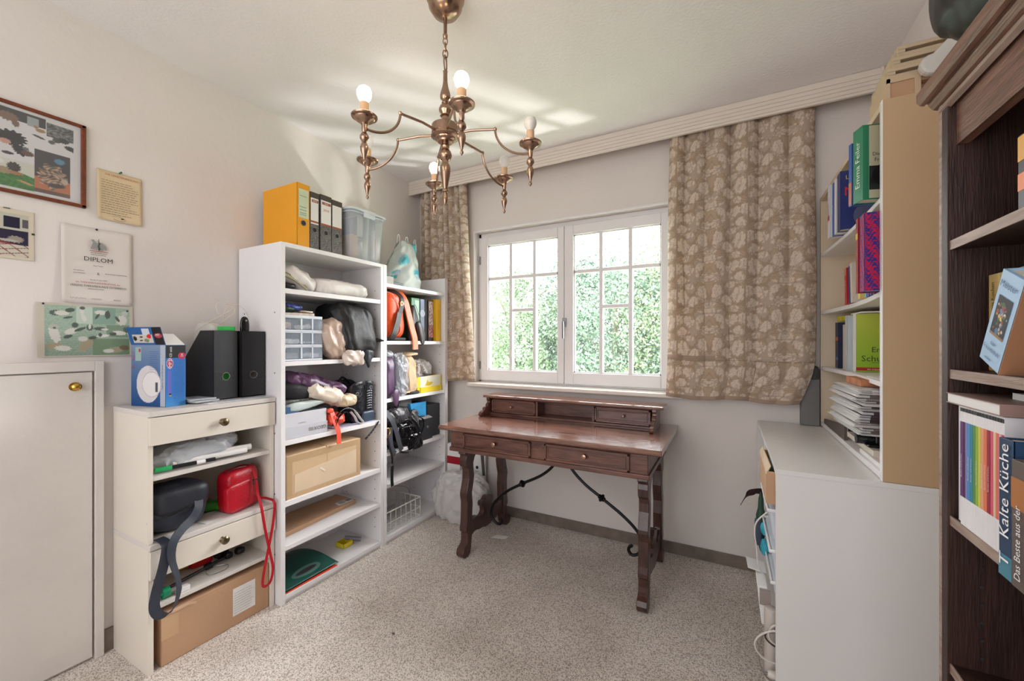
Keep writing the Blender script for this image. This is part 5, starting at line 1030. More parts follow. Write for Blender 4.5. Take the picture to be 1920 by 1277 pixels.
# ------------------------------------------------------------------ on top of the tall shelf unit: binders and tub
ZT = 1.7325
def binder(label, y0, y1, col, group, z=ZT, h=.318, x=-1.905, d=.285, kind='plain', lean=0):
    t = thing('lever_arch_file', label, 'binder', (x - d / 2, (y0 + y1) / 2, z), group)
    T = Matrix.Translation((x, y0, z)) @ Matrix.Rotation(lean, 4, 'X'); w_ = y1 - y0
    cm = col if not isinstance(col, tuple) else mat('binder_%d_%d_%d' % col, col, .4, var=.03)
    m = M().box(-d, 0, 0, .0025, 0, h).box(-d, 0, w_ - .0025, w_, 0, h).box(-.003, 0, .0, w_, 0, h)
    build('cover', m.xf(T), cm, t, bevel=.001)
    build('papers', M().box(-d + .03, -.02, .006, w_ - .008, .006, h - .02).xf(T), PAPER, t)
    R = lambda p: T @ Vector(p)
    if kind != 'bare':
        zc = .105 if kind != 'yellow' else .125
        build('finger_ring', M().lathe([(.0115, -.001), (.0145, -.001), (.0145, .0015), (.0115, .0015)], (0, w_ / 2, zc), 24, 'x').xf(T), METAL, t, smooth=True)
        build('finger_hole', M().lathe([(.0001, -.001), (.0115, -.001), (.0115, .0006), (.0001, .0006)], (0, w_ / 2, zc), 20, 'x').xf(T), INK, t)
    return t, R, w_
MARB = mat('marbled_grey_board', (62, 60, 60), .5, col2=(128, 124, 120), vs=70, dist=2); MARD = mat('dark_board', (74, 66, 60), .5, var=.1)
GB_ = 'lever arch files on the tall shelf unit'
t, R, w_ = binder('wide yellow lever arch file on top of the tall shelf unit', 1.288, 1.357, (232, 160, 20), GB_, h=.324, kind='yellow')
build('spine_label', M().box(.0004, .0012, .008, .062, .150, .295).xf(Matrix.Translation((-1.905, 1.288, ZT))), mat('mint_label', (200, 212, 184), .7), t)
for z0, s_ in ((.26, 1), (.205, 2), (.19, 3), (.175, 4), (.165, 5)):
    build('handwriting', M().tube([R((.002, .014 + .036 * k / 16, z0 + .0025 * math.sin(k * 2.2 + s_))) for k in range(17)], .0005, 4), mat('pencil_grey', (70, 76, 84), .7), t)
for k, (y0, y1, h, lab) in enumerate(((1.359, 1.411, .300, 'marbled file next to the yellow one, label with red heading'), (1.419, 1.487, .305, 'dark grey file with red handwriting on its label, second of the grey three'), (1.489, 1.556, .298, 'dark grey file with blank label, beside the plastic tub'))):
    t, R, w_ = binder(lab, y0, y1, MARB, GB_, h=h)
    build('label', M().box(.0004, .0012, .004, w_ - .004, .135 if k == 0 else .145, h - .030).xf(Matrix.Translation((-1.905, y0, ZT))), PAPER, t)
    build('top_cover', M().box(.0, .001, .0, w_, h - .030, h).xf(Matrix.Translation((-1.905, y0, ZT))), MARD, t)
    rb = mat('rust_print', (158, 82, 60), .6)
    build('label_stripe', M().box(.0012, .0016, .004, w_ - .004, .142, .152).xf(Matrix.Translation((-1.905, y0, ZT))), rb, t)
    if k < 2:
        build('label_stripe', M().box(.0012, .0016, .010, w_ - .006, h - .052, h - .038).xf(Matrix.Translation((-1.905, y0, ZT))), rb, t)
        text('BENE', R((.0018, w_ / 2 + .002, h - .045)), YP, ZP, .010, WHITEINK, t, w_ - .02)
    if k == 1: text('2010', R((.0014, w_ / 2, .225)), YP, ZP, .018, mat('ink_red_pen', (206, 110, 110), .7), t)
t = thing('storage_tub', 'translucent plastic tub with white lid full of papers on the tall shelf unit', 'storage box', (-1.96, 1.71, ZT))
TUB = clearmat('frosted_tub', (222, 228, 234), .72, .25)
def tubw(a, b):
    # rounded rectangle walls; a around, b up
    th = 2 * PI * a; sp_ = lambda v, e: math.copysign(abs(v) ** e, v); k = .90 + .10 * b
    return (-2.03 + .165 * k * sp_(math.cos(th), .22), 1.712 + .128 * k * sp_(math.sin(th), .22), ZT + .001 + .275 * b)
m = M().grid(tubw, 96, 6); m.box(-2.16, -1.90, 1.60, 1.824, ZT + .001, ZT + .003)
build('tub', m, TUB, t, smooth=True, solid=.0015)
rim = [tubw(k / 64, 1) for k in range(64)]
build('rim', M().tube([(x, y, z - .012) for x, y, z in rim], .005, 6, True), PLW, t, smooth=True)
lid = M().prism([(p[0] * 1 + (p[0] + 2.03) * .05, p[1] + (p[1] - 1.712) * .05) for p in [tubw(k / 64, 1) for k in range(64)]], 'z', ZT + .272, ZT + .286)
build('lid', lid, mat('white_lid', (214, 220, 228), .3), t, bevel=.004)
build('lid_ridge', M().tube([(p[0] + (p[0] + 2.03) * .07, p[1] + (p[1] - 1.712) * .07, ZT + .277) for p in rim], .006, 6, True), mat('white_lid', (214, 220, 228)), t, smooth=True)
build('latch', M().box(-1.868, -1.852, 1.67, 1.75, ZT + .245, ZT + .288), mat('white_lid', (214, 220, 228)), t, bevel=.005)
for k, (a, c_, n_) in enumerate((((-2.0, -1.90, 1.612, 1.66, .006, .14), (190, 140, 96), 'brown_folder'), ((-2.1, -1.905, 1.665, 1.705, .14, .262), (214, 214, 218), 'white_pad'), ((-2.1, -1.91, 1.66, 1.80, .13, .255), (92, 112, 140), 'blue_folder'),
                               ((-1.93, -1.905, 1.70, 1.735, .01, .12), (150, 150, 156), 'grey_pad'), ((-1.91, -1.90, 1.765, 1.79, .01, .20), (222, 220, 222), 'white_envelope'), ((-1.92, -1.90, 1.795, 1.803, .02, .15), (214, 130, 140), 'pink_folder'))):
    o = build(n_, M().box(a[0], a[1], a[2], a[3], ZT + a[4], ZT + a[5]), mat('tub_' + n_, c_, .6), bevel=.001); tag(o, ('brown folder standing in the left of the plastic tub', 'white pad high in the plastic tub', 'blue folder in the back of the plastic tub', 'grey pad low in the plastic tub', 'white envelope at the right in the plastic tub', 'pink folder edge at the right in the plastic tub')[k], 'folder' if 'folder' in n_ else 'paper', 'contents of the plastic tub')
o = build('white_card', M().hexa([(-1.899, 1.700, ZT + .02), (-1.897, 1.700, ZT + .02), (-1.899, 1.745, ZT + .055), (-1.897, 1.745, ZT + .055), (-1.895, 1.675, ZT + .10), (-1.893, 1.675, ZT + .10), (-1.894, 1.722, ZT + .140), (-1.892, 1.722, ZT + .140)]), PAPER); tag(o, 'tilted white card pressed against the front of the plastic tub', 'card')

# ------------------------------------------------------------------ inside the tall shelf unit
CLOUD = clearmat('milky_polybag', (226, 222, 218), .38, .25)
t = thing('polybag', 'milky plastic bag with a yellow-black zip strip at the left of the top compartment', 'bag', (-2.0, 1.33, 1.513))
build('bag', M().sup((-2.0, 1.315, 1.565), (.11, .10, .055), .7, .7, .02, 9, 8, rot=Matrix.Rotation(-.30, 3, 'X'), nu=56, nv=28, ridge=.5, zmin=1.5135), mat('white_polythene', (222, 216, 212), .3, bump=.1, bs=30), t, smooth=True)
def zipf(a, b): y = 1.21 + .125 * a; z = 1.595 - .062 * a ** 1.5 - .028 * b; return (-1.895 + .012 * b, y, z + .02 * (1 - a) * 0)
paint('zip_strip', zipf, lambda U, V: np.where((((np.mod(U * 24, 1) > .5) ^ (np.mod(V * 5, 1) > .5)) | (V < .12) | (V > .88))[..., None], np.array([40, 38, 36]) / 255, np.array([206, 200, 160]) / 255), 60, 10, t)
o = build('black_case', M().sup((-1.95, 1.245, 1.53), (.06, .038, .016), .5, .5, nu=24, nv=12, zmin=1.5135), LEATHER, smooth=True); tag(o, 'flat black case lying under the zip strip', 'case')
o = build('polybag', M().sup((-1.99, 1.565, 1.548), (.12, .175, .038), .55, .5, .016, 9, 11, nu=64, nv=26, ridge=.5, zmin=1.5135, fn=lambda p, q: (p.x, p.y, p.z * (1.15 - .2 * q.y))), mat('white_polythene', (222, 216, 212)), smooth=True); tag(o, 'long white plastic bag filling the right of the top compartment', 'bag')
# drawer tower
t = thing('drawer_tower', 'small clear plastic tower of three drawers with trinkets', 'drawers', (-2.0, 1.32, 1.1612))
TP = clearmat('tower_plastic', (206, 220, 236), .80, .12); TW = mat('tower_white', (222, 228, 236), .3)
x0, x1, y0, y1, zb = -2.16, -1.895, 1.212, 1.424, 1.1612
m = M()
for z in (zb + .004, zb + .077, zb + .150, zb + .222): m.box(x0, x1, y0, y1, z - .004, z + .004)
m.box(x0, x0 + .003, y0, y1, zb, zb + .222)
build('frame', m, TW, t, bevel=.0015)
build('side_wall', M().box(x0, x1, y0, y0 + .002, zb + .008, zb + .218).box(x0, x1, y1 - .002, y1, zb + .008, zb + .218), TP, t)
for k in range(3):
    z = zb + .010 + .073 * k
    d = build('drawer', M().box(x1 - .003, x1 + .001, y0 + .003, y1 - .003, z, z + .060).box(x0 + .01, x1, y0 + .006, y1 - .006, z, z + .002).box(x0 + .01, x1, y0 + .006, y0 + .008, z, z + .055).box(x0 + .01, x1, y1 - .008, y1 - .006, z, z + .055), TP, t)
    build('divider', M().box(x1 - .001, x1 + .003, y0 + .088, y0 + .096, z, z + .060).box(x1 - .001, x1 + .003, y0 + .150, y0 + .156, z, z + .060).box(x1 - .001, x1 + .003, y0 + .003, y1 - .003, z + .056, z + .062), TW, d)
g = random.Random(9)
SH = [((214, 176, 150), 'pinkish shell disc in the top drawer of the plastic tower'), ((220, 210, 206), 'pale shell in the top drawer of the plastic tower'), ((226, 220, 220), 'white feather-like trinket in the middle drawer of the plastic tower'), ((206, 206, 212), 'string of pale beads in the middle drawer of the plastic tower'),
      ((150, 140, 138), 'speckled grey box in the bottom drawer of the plastic tower'), ((70, 90, 120), 'blue ornament in the bottom drawer of the plastic tower'), ((196, 196, 200), 'light trinket at the right of the bottom drawer of the plastic tower')]
for k, (c_, lab) in enumerate(SH):
    dz = (2, 2, 1, 1, 0, 0, 0)[k]; z = zb + .0125 + .073 * dz; y = y0 + (.035, .12, .05, .14, .055, .045, .16)[k]; x = -1.925 if k != 5 else -1.97
    m = M()
    if k == 0: m.sup((x, y, z + .018), (.010, .020, .018), .8, .8, .003, 40, 1, nu=20, nv=12)
    elif k in (4,): m.box(x - .02, x + .01, y - .028, y + .03, z, z + .026)
    elif k == 5: m.sup((x, y, z + .026), (.012, .018, .026), .9, .9, nu=16, nv=12)
    elif k == 3:
        for q in range(14): m.sup((x + g.uniform(-.02, .02), y + g.uniform(-.05, .05), z + .005), (.005, .006, .005), 1, 1, nu=8, nv=6)
    else: m.sup((x, y, z + .012), (.02, .045, .012), .6, .9, .008, 40, k, nu=24, nv=12)
    o = build('trinket', m, mat('trinket_%d' % k, c_, .5, var=.3, vs=80), smooth=k != 4); tag(o, lab, 'trinket', 'trinkets in the plastic drawer tower')
o = build('packet_pile', M().hexa([(-2.0, 1.22, 1.388), (-1.90, 1.22, 1.388), (-2.0, 1.39, 1.388), (-1.905, 1.385, 1.388), (-2.0, 1.22, 1.400), (-1.90, 1.225, 1.398), (-2.0, 1.39, 1.404), (-1.905, 1.385, 1.402)]), mat('beige_packet', (200, 180, 170), .5, var=.3, vs=40)); tag(o, 'flat beige packets lying on the plastic tower', 'packet')
o = build('foil_packet', M().sup((-1.93, 1.35, 1.410), (.02, .035, .006), .6, .5, .004, 40, 2, nu=24, nv=10), mat('foil', (210, 196, 180), .3, .5), smooth=True); tag(o, 'crumpled foil packet at the right on the plastic tower', 'packet')
for k, (y, z, c_, lab) in enumerate(((1.25, 1.418, (30, 60, 50), 'dark green bag scrap on the plastic tower'), (1.285, 1.430, (60, 74, 140), 'blue and white bag scrap on the plastic tower'))):
    o = build('bag_scrap', M().sup((-1.96, y, z), (.05, .045, .014), .7, .6, .010, 28, k + 2, nu=30, nv=14, ridge=.5), mat('scrap_%d' % k, c_, .3, var=.6, vs=30), smooth=True); tag(o, lab, 'bag')
BAGB = mat('black_cloth_bag', (15, 15, 18), .5, var=.3, vs=10, bump=.25, bs=30)
o = build('cloth_bag', M().sup((-1.985, 1.640, 1.325), (.122, .130, .145), (.5), .5, .020, 6, 4, nu=72, nv=40, ridge=.45, zmin=1.161,
          fn=lambda p, q: (p.x + .012 - .02 * q.z, p.y + .015 * (-q.z), p.z * (1.05 if q.y < .4 else 1))), BAGB, smooth=True); tag(o, 'large black cloth bag stuffed under the second shelf', 'bag')
o = build('cloth_tip', M().sup((-1.871, 1.700, 1.235), (.018, .070, .130), .9, .8, .008, 12, 2, nu=44, nv=34, ridge=.4, fn=lambda p, q: (p.x, p.y * (1.0 if q.z > .1 else 1 - .90 * (.1 - q.z) / 1.1) + .014 * -q.z, p.z)), mat('grey_black_leather', (58, 62, 70), .35, var=.3, vs=12, bump=.2, bs=50), smooth=True); tag(o, 'pointed dark leather flap hanging over the second shelf edge', 'bag flap')
o = build('leather_corner', M().hexa([(-1.90, 1.770, 1.255), (-1.89, 1.770, 1.250), (-1.862, 1.822, 1.262), (-1.858, 1.822, 1.260), (-1.90, 1.770, 1.285), (-1.89, 1.770, 1.285), (-1.862, 1.822, 1.266), (-1.858, 1.822, 1.266)]), BAGB); tag(o, 'small black corner poking past the shelf side', 'bag flap')
SAT = mat('beige_satin', (196, 172, 156), .3, var=.12, vs=9, bump=.1, bs=25, sheen=1)
o = build('satin_bag', M().sup((-1.925, 1.512, 1.265), (.055, .085, .105), .65, .7, .024, 7, 6, nu=64, nv=36, ridge=.6, zmin=1.1615, fn=lambda p, q: (p.x, p.y + .35 * max(0, -p.z) , p.z)), SAT, smooth=True); tag(o, 'crumpled beige satin bag beside the plastic tower', 'bag')
o = build('satin_tail', M().sup((-1.866, 1.60, 1.165), (.022, .065, .042), .7, .7, .018, 12, 9, nu=48, nv=26, ridge=.7), mat('pale_satin', (216, 200, 190), .3, var=.1, bump=.1, bs=30), smooth=True); tag(o, 'pale satin bundle drooping over the second shelf edge', 'bag')
# third compartment: shoe box and bags
t = thing('shoe_box', 'white shoe box with printed lid set upside down, full of things', 'box', (-1.95, 1.325, .7812))
x0, x1, y0, y1 = -2.10, -1.884, 1.210, 1.440
m = M()
for a in ((x0, x1, y0, y0 + .002), (x0, x1, y1 - .002, y1), (x0, x0 + .002, y0, y1), (x1 - .002, x1, y0, y1)): m.box(*a, .782, .905 - (.03 if False else 0))
m.box(x0, x1, y0, y1, .7815, .784)
build('carton', m, mat('shoe_box_white', (206, 206, 212), .5), t, bevel=.001)
build('lid', M().box(x1 + .001, x1 + .0035, y0 - .002, y1 + .003, .7815, .838).box(x0, x1 + .003, y1 + .001, y1 + .0035, .7815, .838), mat('shoe_lid', (196, 197, 204), .5), t)
gi = mat('grey_ink', (70, 72, 80), .6)
text('GEOX', (x1 + .0042, 1.398, .811), YN, (0, 0, -1), .026, gi, t, .070)
build('logo_block', M().box(x1 + .004, x1 + .0045, 1.335, 1.360, .803, .820), mat('grey_print', (150, 146, 146)), t)
text('amphibiox', (x1 + .0005, 1.30, .851), YP, ZP, .010, gi, t, .05)
o = build('blue_box', M().box(-2.0, -1.892, 1.214, 1.29, .80, .935).box(-1.915, -1.888, 1.222, 1.27, .785, .915), mat('blue_card', (60, 100, 140), .5)); tag(o, 'blue box standing in the shoe box', 'box')
o = build('dark_cloth', M().sup((-1.97, 1.36, .885), (.075, .070, .030), .6, .6, .008, 18, 3, nu=30, nv=14), mat('dark_teal_cloth', (48, 62, 64), .7), smooth=True); tag(o, 'dark cloth lying in the shoe box', 'cloth')
o = build('zip_pouch', M().sup((-1.91, 1.34, .935), (.028, .105, .020), .6, .55, .006, 24, 5, nu=44, nv=14, rot=Matrix.Rotation(.05, 3, 'X'), fn=lambda p, q: (p.x, p.y, p.z * (1 - .45 * q.y))), mat('pale_mint_film', (200, 212, 210), .3, var=.1), smooth=True); tag(o, 'pale mint plastic pouch lying across the shoe box', 'pouch')
o = build('lace_cloth', M().sup((-1.93, 1.29, .962), (.04, .075, .008), .6, .6, .004, 60, 5, nu=30, nv=10), mat('lace', (150, 150, 140), .6, col2=(40, 40, 44), vs=90), smooth=True); tag(o, 'black and white lace strip above the mint pouch', 'cloth')
o = build('clothes', M().sup((-2.0, 1.30, 1.005), (.12, .085, .050), .6, .6, .014, 12, 3, nu=40, nv=20), BLACK, smooth=True); tag(o, 'folded black garment over the back of the shoe box', 'garment')
PURP = mat('purple_satin', (82, 52, 82), .35, var=.3, vs=8, bump=.15, bs=20)
o = build('purple_cloth', M().sup((-1.975, 1.415, 1.030), (.09, .175, .036), .7, .6, .022, 9, 2, rot=Matrix.Rotation(-.28, 3, 'X'), nu=70, nv=30, ridge=.6), PURP, smooth=True); tag(o, 'purple satin bag lying over the garments', 'bag')
CREAMC = mat('cream_satin', (214, 200, 182), .32, var=.1, vs=9, bump=.12, bs=24)
o = build('cream_pouch', M().sup((-1.905, 1.445, .975), (.038, .150, .034), .7, .6, .020, 8, 7, rot=Matrix.Rotation(-.36, 3, 'X'), nu=70, nv=28, ridge=.65), CREAMC, smooth=True); tag(o, 'cream satin pouch draped diagonally over the purple bag', 'bag')
o = build('cream_pouch_end', M().sup((-1.895, 1.575, .925), (.035, .052, .032), .7, .7, .014, 11, 9, nu=40, nv=20, ridge=.6), mat('tan_satin', (206, 184, 152), .35, var=.1, bump=.1, bs=30), smooth=True); tag(o, 'crumpled tan end of the cream pouch beside the black handbag', 'bag')
t = thing('crocodile_handbag', 'black crocodile-embossed handbag with lace-up side and metal rings', 'handbag', (-1.98, 1.70, .7812))
CROC = mat('croc_leather', (26, 28, 34), .28, var=.35, vs=60, bump=.6, bs=70)
def cb(a, b):
    th = 2 * PI * a; sp_ = lambda v, e: math.copysign(abs(v) ** e, v); k = .80 + .20 * b
    return (-1.985 + .095 * k * sp_(math.cos(th), .5), 1.705 + (.088 - .012 * (b > 9)) * k * sp_(math.sin(th), .45) - .02 * (b - .5) * (math.sin(th) < 0), .783 + (.225 + .018 * math.cos(2 * th)) * b)
m = M().grid(cb, 80, 16); m.box(-2.05, -1.92, 1.64, 1.77, .782, .785)
build('body', m, CROC, t, smooth=True, solid=.003)
build('base_patch', M().sup((-1.905, 1.735, .812), (.014, .046, .034), .4, .4, .002, 20, 1, nu=30, nv=16, zmin=.7815), mat('slate_leather', (60, 74, 92), .35, var=.1), t, smooth=True)
m = M()
for k in range(8): m.tube([(-1.893, 1.722, .862 + k * .0145), (-1.888, 1.74, .866 + k * .0145), (-1.893, 1.758, .862 + k * .0145)], .0028, 6)
build('lacing', m, mat('silver_lace', (150, 154, 164), .3, .6), t, smooth=True)
build('lace_cord', M().tube([(-1.887, 1.74, .85), (-1.887, 1.741, .985)], .003, 6), LEATHER, t)
for y, z, x in ((1.645, .955, -1.889), (1.742, .985, -1.884)): build('ring', M().lathe([(.007, 0), (.011, 0), (.011, .003), (.007, .003)], (x, y, z), 20, 'x'), METAL, t, smooth=True)
build('handle', M().strap(smooth_path([(-2.0, 1.60, .99), (-1.99, 1.575, 1.02), (-1.98, 1.555, 1.01), (-1.97, 1.56, .97)]), (1, 0, 0), .012, .004).tube(smooth_path([(-2.07, 1.66, 1.0), (-2.08, 1.70, 1.04), (-2.07, 1.75, 1.0)]), .006, 8), LEATHER, t, smooth=True)
NEON = mat('neon_orange', (255, 90, 66), .45, var=.15, vs=50)
m = M().sup((-1.90, 1.505, .835), (.03, .045, .028), .6, .6, .014, 26, 3, nu=36, nv=18, ridge=.6, zmin=.7815).strap(smooth_path([(-1.88, 1.47, .88), (-1.865, 1.475, .83), (-1.86, 1.49, .79), (-1.858, 1.497, .75), (-1.858, 1.497, .705)]), (0, 1, 0), .026, .004)
m.sup((-1.884, 1.463, .885), (.012, .018, .012), .6, .6, .006, 40, 3, nu=20, nv=10)
o = build('lanyard', m, NEON, smooth=True); tag(o, 'neon orange lanyard hanging over the third shelf edge', 'lanyard')
o = build('dark_belt', M().strap(smooth_path([(-1.872, 1.472, .800), (-1.870, 1.490, .850), (-1.872, 1.53, .882), (-1.88, 1.58, .880), (-1.90, 1.63, .85), (-1.93, 1.67, .80)]), (1, 0, .3), .02, .0025).strap(smooth_path([(-1.868, 1.478, .800), (-1.866, 1.50, .845), (-1.868, 1.54, .870), (-1.88, 1.57, .86)]), (1, 0, 0), .018, .0025), LEATHER, smooth=True); tag(o, 'looped dark belt with silver buckle at the third shelf edge', 'belt')
o = build('buckle', M().box(-1.868, -1.862, 1.462, 1.488, .797, .801), METAL, bevel=.001); tag(o, 'silver buckle at the end of the looped dark belt', 'buckle')
o = build('white_strap', M().strap(smooth_path([(-1.90, 1.585, .885), (-1.885, 1.62, .865), (-1.874, 1.655, .815), (-1.874, 1.675, .790), (-1.876, 1.655, .786), (-1.878, 1.635, .80), (-1.88, 1.62, .83), (-1.89, 1.60, .86)]), (1, 0, .2), .018, .002), mat('white_strap', (214, 210, 210), .5), smooth=True); tag(o, 'white and grey strap loop next to the black handbag', 'strap')
o = build('shirt_sheet', M().hexa([(-1.96, 1.50, .7815), (-1.874, 1.50, .7815), (-1.96, 1.78, .7815), (-1.876, 1.78, .7815), (-1.96, 1.50, .7835), (-1.874, 1.50, .7835), (-1.96, 1.78, .7835), (-1.876, 1.78, .7835)]), mat('lilac_sheet', (206, 204, 226), .5)); tag(o, 'pale lilac sheet lying under the belt on the third shelf', 'sheet')
t = thing('studded_strap', 'black studded strap hanging diagonally below the third shelf', 'strap', (-1.87, 1.74, .70))
pts = [(-1.866, 1.685, .690), (-1.864, 1.71, .708), (-1.864, 1.745, .735), (-1.866, 1.775, .762), (-1.868, 1.79, .775)]
build('strap', M().strap(smooth_path(pts), (0, -.6, .8), .010, .0035), BLACK, t, smooth=True)
m = M()
for k in range(6): m.sup((-1.861, 1.70 + .016 * k, .702 + .0125 * k), (.002, .0025, .0025), 1, 1, nu=8, nv=6)
build('studs', m, METAL, t, smooth=True)
# cardboard box and below
t = thing('cardboard_box', 'tan cardboard box with clear tape on the fourth shelf of the tall unit', 'box', (-2.03, 1.45, .4892))
build('carton', M().box(-2.17, -1.885, 1.222, 1.665, .489, .695), mat('tan_cardboard', (204, 174, 138), .6, var=.04, vs=5), t, bevel=.004)
build('flap', M().hexa([(-2.16, 1.222, .696), (-1.885, 1.222, .696), (-2.16, 1.44, .696), (-1.885, 1.44, .696), (-2.16, 1.222, .699), (-1.889, 1.222, .699), (-2.16, 1.44, .708), (-1.889, 1.44, .704)]).hexa([(-2.16, 1.445, .696), (-1.885, 1.445, .696), (-2.16, 1.665, .696), (-1.885, 1.665, .696), (-2.16, 1.445, .708), (-1.889, 1.445, .704), (-2.16, 1.665, .699), (-1.889, 1.665, .699)]), mat('tan_cardboard', (204, 174, 138)), t)
TAPE = mat('brown_tape', (190, 160, 124), .22)
build('tape', M().box(-1.8852, -1.8842, 1.222, 1.665, .665, .697).box(-1.8852, -1.8842, 1.222, 1.25, .506, .664).box(-1.8852, -1.8842, 1.64, 1.665, .506, .664).box(-1.8852, -1.8842, 1.222, 1.665, .489, .505).box(-1.8852, -1.8842, 1.445, 1.4465, .506, .664), TAPE, t)
build('paler_patch', M().hexa([(-1.8848, 1.26, .51), (-1.8838, 1.26, .51), (-1.8848, 1.635, .512), (-1.8838, 1.635, .512), (-1.8848, 1.26, .60), (-1.8838, 1.26, .60), (-1.8848, 1.635, .64), (-1.8838, 1.635, .64)]), mat('pale_card', (214, 190, 160), .6), t)
build('tape_end', M().strap([(-1.883, 1.40, .60), (-1.882, 1.42, .585), (-1.881, 1.43, .575)], (0, .5, .8), .010, .001), mat('shiny_tape', (226, 214, 196), .15), t)
t = thing('flat_carton', 'flat brown carton with a barcode sticker on the fifth shelf', 'box', (-2.06, 1.5, .2752))
build('carton', M().hexa([(-2.18, 1.225, .2755), (-1.955, 1.225, .2755), (-2.18, 1.735, .2755), (-2.0, 1.735, .2755), (-2.18, 1.225, .298), (-1.955, 1.225, .298), (-2.18, 1.735, .298), (-2.0, 1.735, .298)]), CARD, t, bevel=.0015)
build('sticker', M().hexa([(-2.06, 1.63, .2985), (-2.01, 1.62, .2985), (-2.06, 1.73, .2985), (-2.005, 1.725, .2985), (-2.06, 1.63, .299), (-2.01, 1.62, .299), (-2.06, 1.73, .299), (-2.005, 1.725, .299)]), PAPER, t)
m = M()
for k in range(9): m.box(-2.055, -2.02, 1.69 + .004 * k, 1.692 + .004 * k, .2991, .2993)
for k in range(4): m.box(-2.05 + .009 * k, -2.046 + .009 * k, 1.64, 1.68, .2991, .2993)
build('barcode', m, INK, t)
# bottom: folders
for k, (pts, z, c_, lab, cat_) in enumerate((([(-2.17, 1.215), (-1.876, 1.215), (-1.872, 1.50), (-2.15, 1.44)], .0435, (236, 70, 40), 'orange-red folder lowest on the bottom shelf', 'folder'),
                                       ([(-2.17, 1.21), (-1.880, 1.21), (-1.885, 1.47), (-2.17, 1.43)], .0475, (44, 44, 46), 'black folder on the orange-red one on the bottom shelf', 'folder'))):
    o = build('folder', M().prism(pts, 'z', z, z + .003), mat('folder_%d' % k, c_, .4), bevel=.0005); tag(o, lab, cat_, 'folders on the bottom shelf')
t = thing('document_folder', 'curved dark green carrying folder with a black handle slot on the bottom shelf', 'folder', (-2.03, 1.33, .052))
def gf(a, b): x = -2.19 + .31 * a; y = 1.212 + (.30 - .10 * (1 - a) ** 1.5) * b; return (x, y, .055 + .055 * math.sin(PI * min(1, a * .9 + .1)) * (.25 + .75 * b) * (1 - .75 * a ** 2))
GF = mat('dark_green_plastic', (32, 84, 74), .25, var=.1, vs=5)
build('cover', M().grid(gf, 24, 24), GF, t, smooth=True, solid=.002)
def gf2(a, b): q = Vector(gf(.80 + .08 * math.cos(2 * PI * a) * (.3 + .7 * b), .52 + .22 * math.sin(2 * PI * a) * (.3 + .7 * b))); return (q.x, q.y, q.z + .0022)
def gf3(a, b): q = Vector(gf(.80 + .105 * math.cos(2 * PI * a) * b, .52 + .27 * math.sin(2 * PI * a) * b)); return (q.x, q.y, q.z + .0016)
build('slot_rim', M().grid(gf3, 40, 3), mat('grey_green_rim', (84, 120, 112), .35), t, smooth=True)
build('handle_slot', M().grid(lambda a, b: (lambda q: (q.x, q.y, q.z + .0026))(Vector(gf(.80 + .045 * math.cos(2 * PI * a) * b, .52 + .20 * math.sin(2 * PI * a) * b))), 36, 3), INK, t, smooth=True)
o = build('yellow_tray', M().box(-2.055, -1.985, 1.632, 1.70, .0445, .047).box(-2.055, -2.051, 1.632, 1.70, .0445, .070).box(-1.989, -1.985, 1.632, 1.70, .0445, .070).box(-2.055, -1.985, 1.632, 1.636, .0445, .070).box(-2.055, -1.985, 1.696, 1.70, .0445, .070), mat('yellow_plastic', (226, 206, 40), .35), bevel=.002); tag(o, 'small yellow plastic dish on the bottom shelf', 'dish')
o = build('torch', M().tube([(-2.04, 1.685, .078), (-1.97, 1.745, .060)], .0125, 14), mat('grey_violet_plastic', (120, 114, 128), .35), smooth=True, angle=30); tag(o, 'grey stub leaning on the yellow dish', 'torch')

# ------------------------------------------------------------------ second shelf unit
o = build('grey_boxes', M().box(-2.15, -1.90, 1.862, 1.945, 1.6205, 1.672), mat('ribbed_grey_card', (176, 172, 166), .5, var=.15, vs=50, stretch=(1, 6, 1))); tag(o, 'ribbed pale grey box on the top shelf beside the plastic bag', 'box')
o = build('dark_case', M().box(-2.12, -1.905, 1.95, 2.06, 1.6205, 1.645), mat('slate_plastic', (84, 92, 96), .5), bevel=.003); tag(o, 'slate flat case under the plastic bag on the top shelf', 'case')
t = thing('carrier_bag', 'tall translucent white and turquoise carrier bag on the second shelf unit', 'bag', (-2.0, 2.15, 1.6212))
CB = paintmat('carrier_film', .3, .35)
def bagf(sd):
    def f(a, b):
        # a along y, b up; front sheet bulges to +x, tapers toward the top
        lo, hi = (1.865 + .20 * b ** .8, 2.305 - .035 * b)
        y = lo + (hi - lo) * a; z = 1.622 + (.29 + .05 * math.sin(PI * (a * 1.2 - .1))) * b + (.02 * math.sin(a * 9) if b > .95 else 0)
        z = max(1.6215, z)
        e = math.sin(PI * a) ** .6 * (1 - .75 * b ** 1.5); x = -2.0 + sd * (.095 * e + .003) + .012 * mn.noise(Vector((a * 5, b * 5, sd * 3))) * 1.5
        return (x, y, z)
    return f
def bagc(U, V):
    c = np.ones(U.shape + (3,)) * np.array([214, 220, 216]) / 255
    n_ = np.sin(U * 9 + 2 * np.sin(V * 7)) + np.sin(V * 11 + U * 5)
    c = np.where((n_ > .9)[..., None], np.array([150, 208, 216]) / 255, c); c = np.where((n_ > 1.5)[..., None], np.array([96, 190, 204]) / 255, c)
    for cx, cy in ((.08, .2), (.14, .2), (.20, .2), (.14, .3)): c = np.where((np.hypot(U - cx, (V - cy) * .8) < .028)[..., None], np.array([80, 190, 200]) / 255, c)
    return c
for sd in (1, -1): paint('film', bagf(sd), bagc, 60, 40, t, CB, solid=.0008)
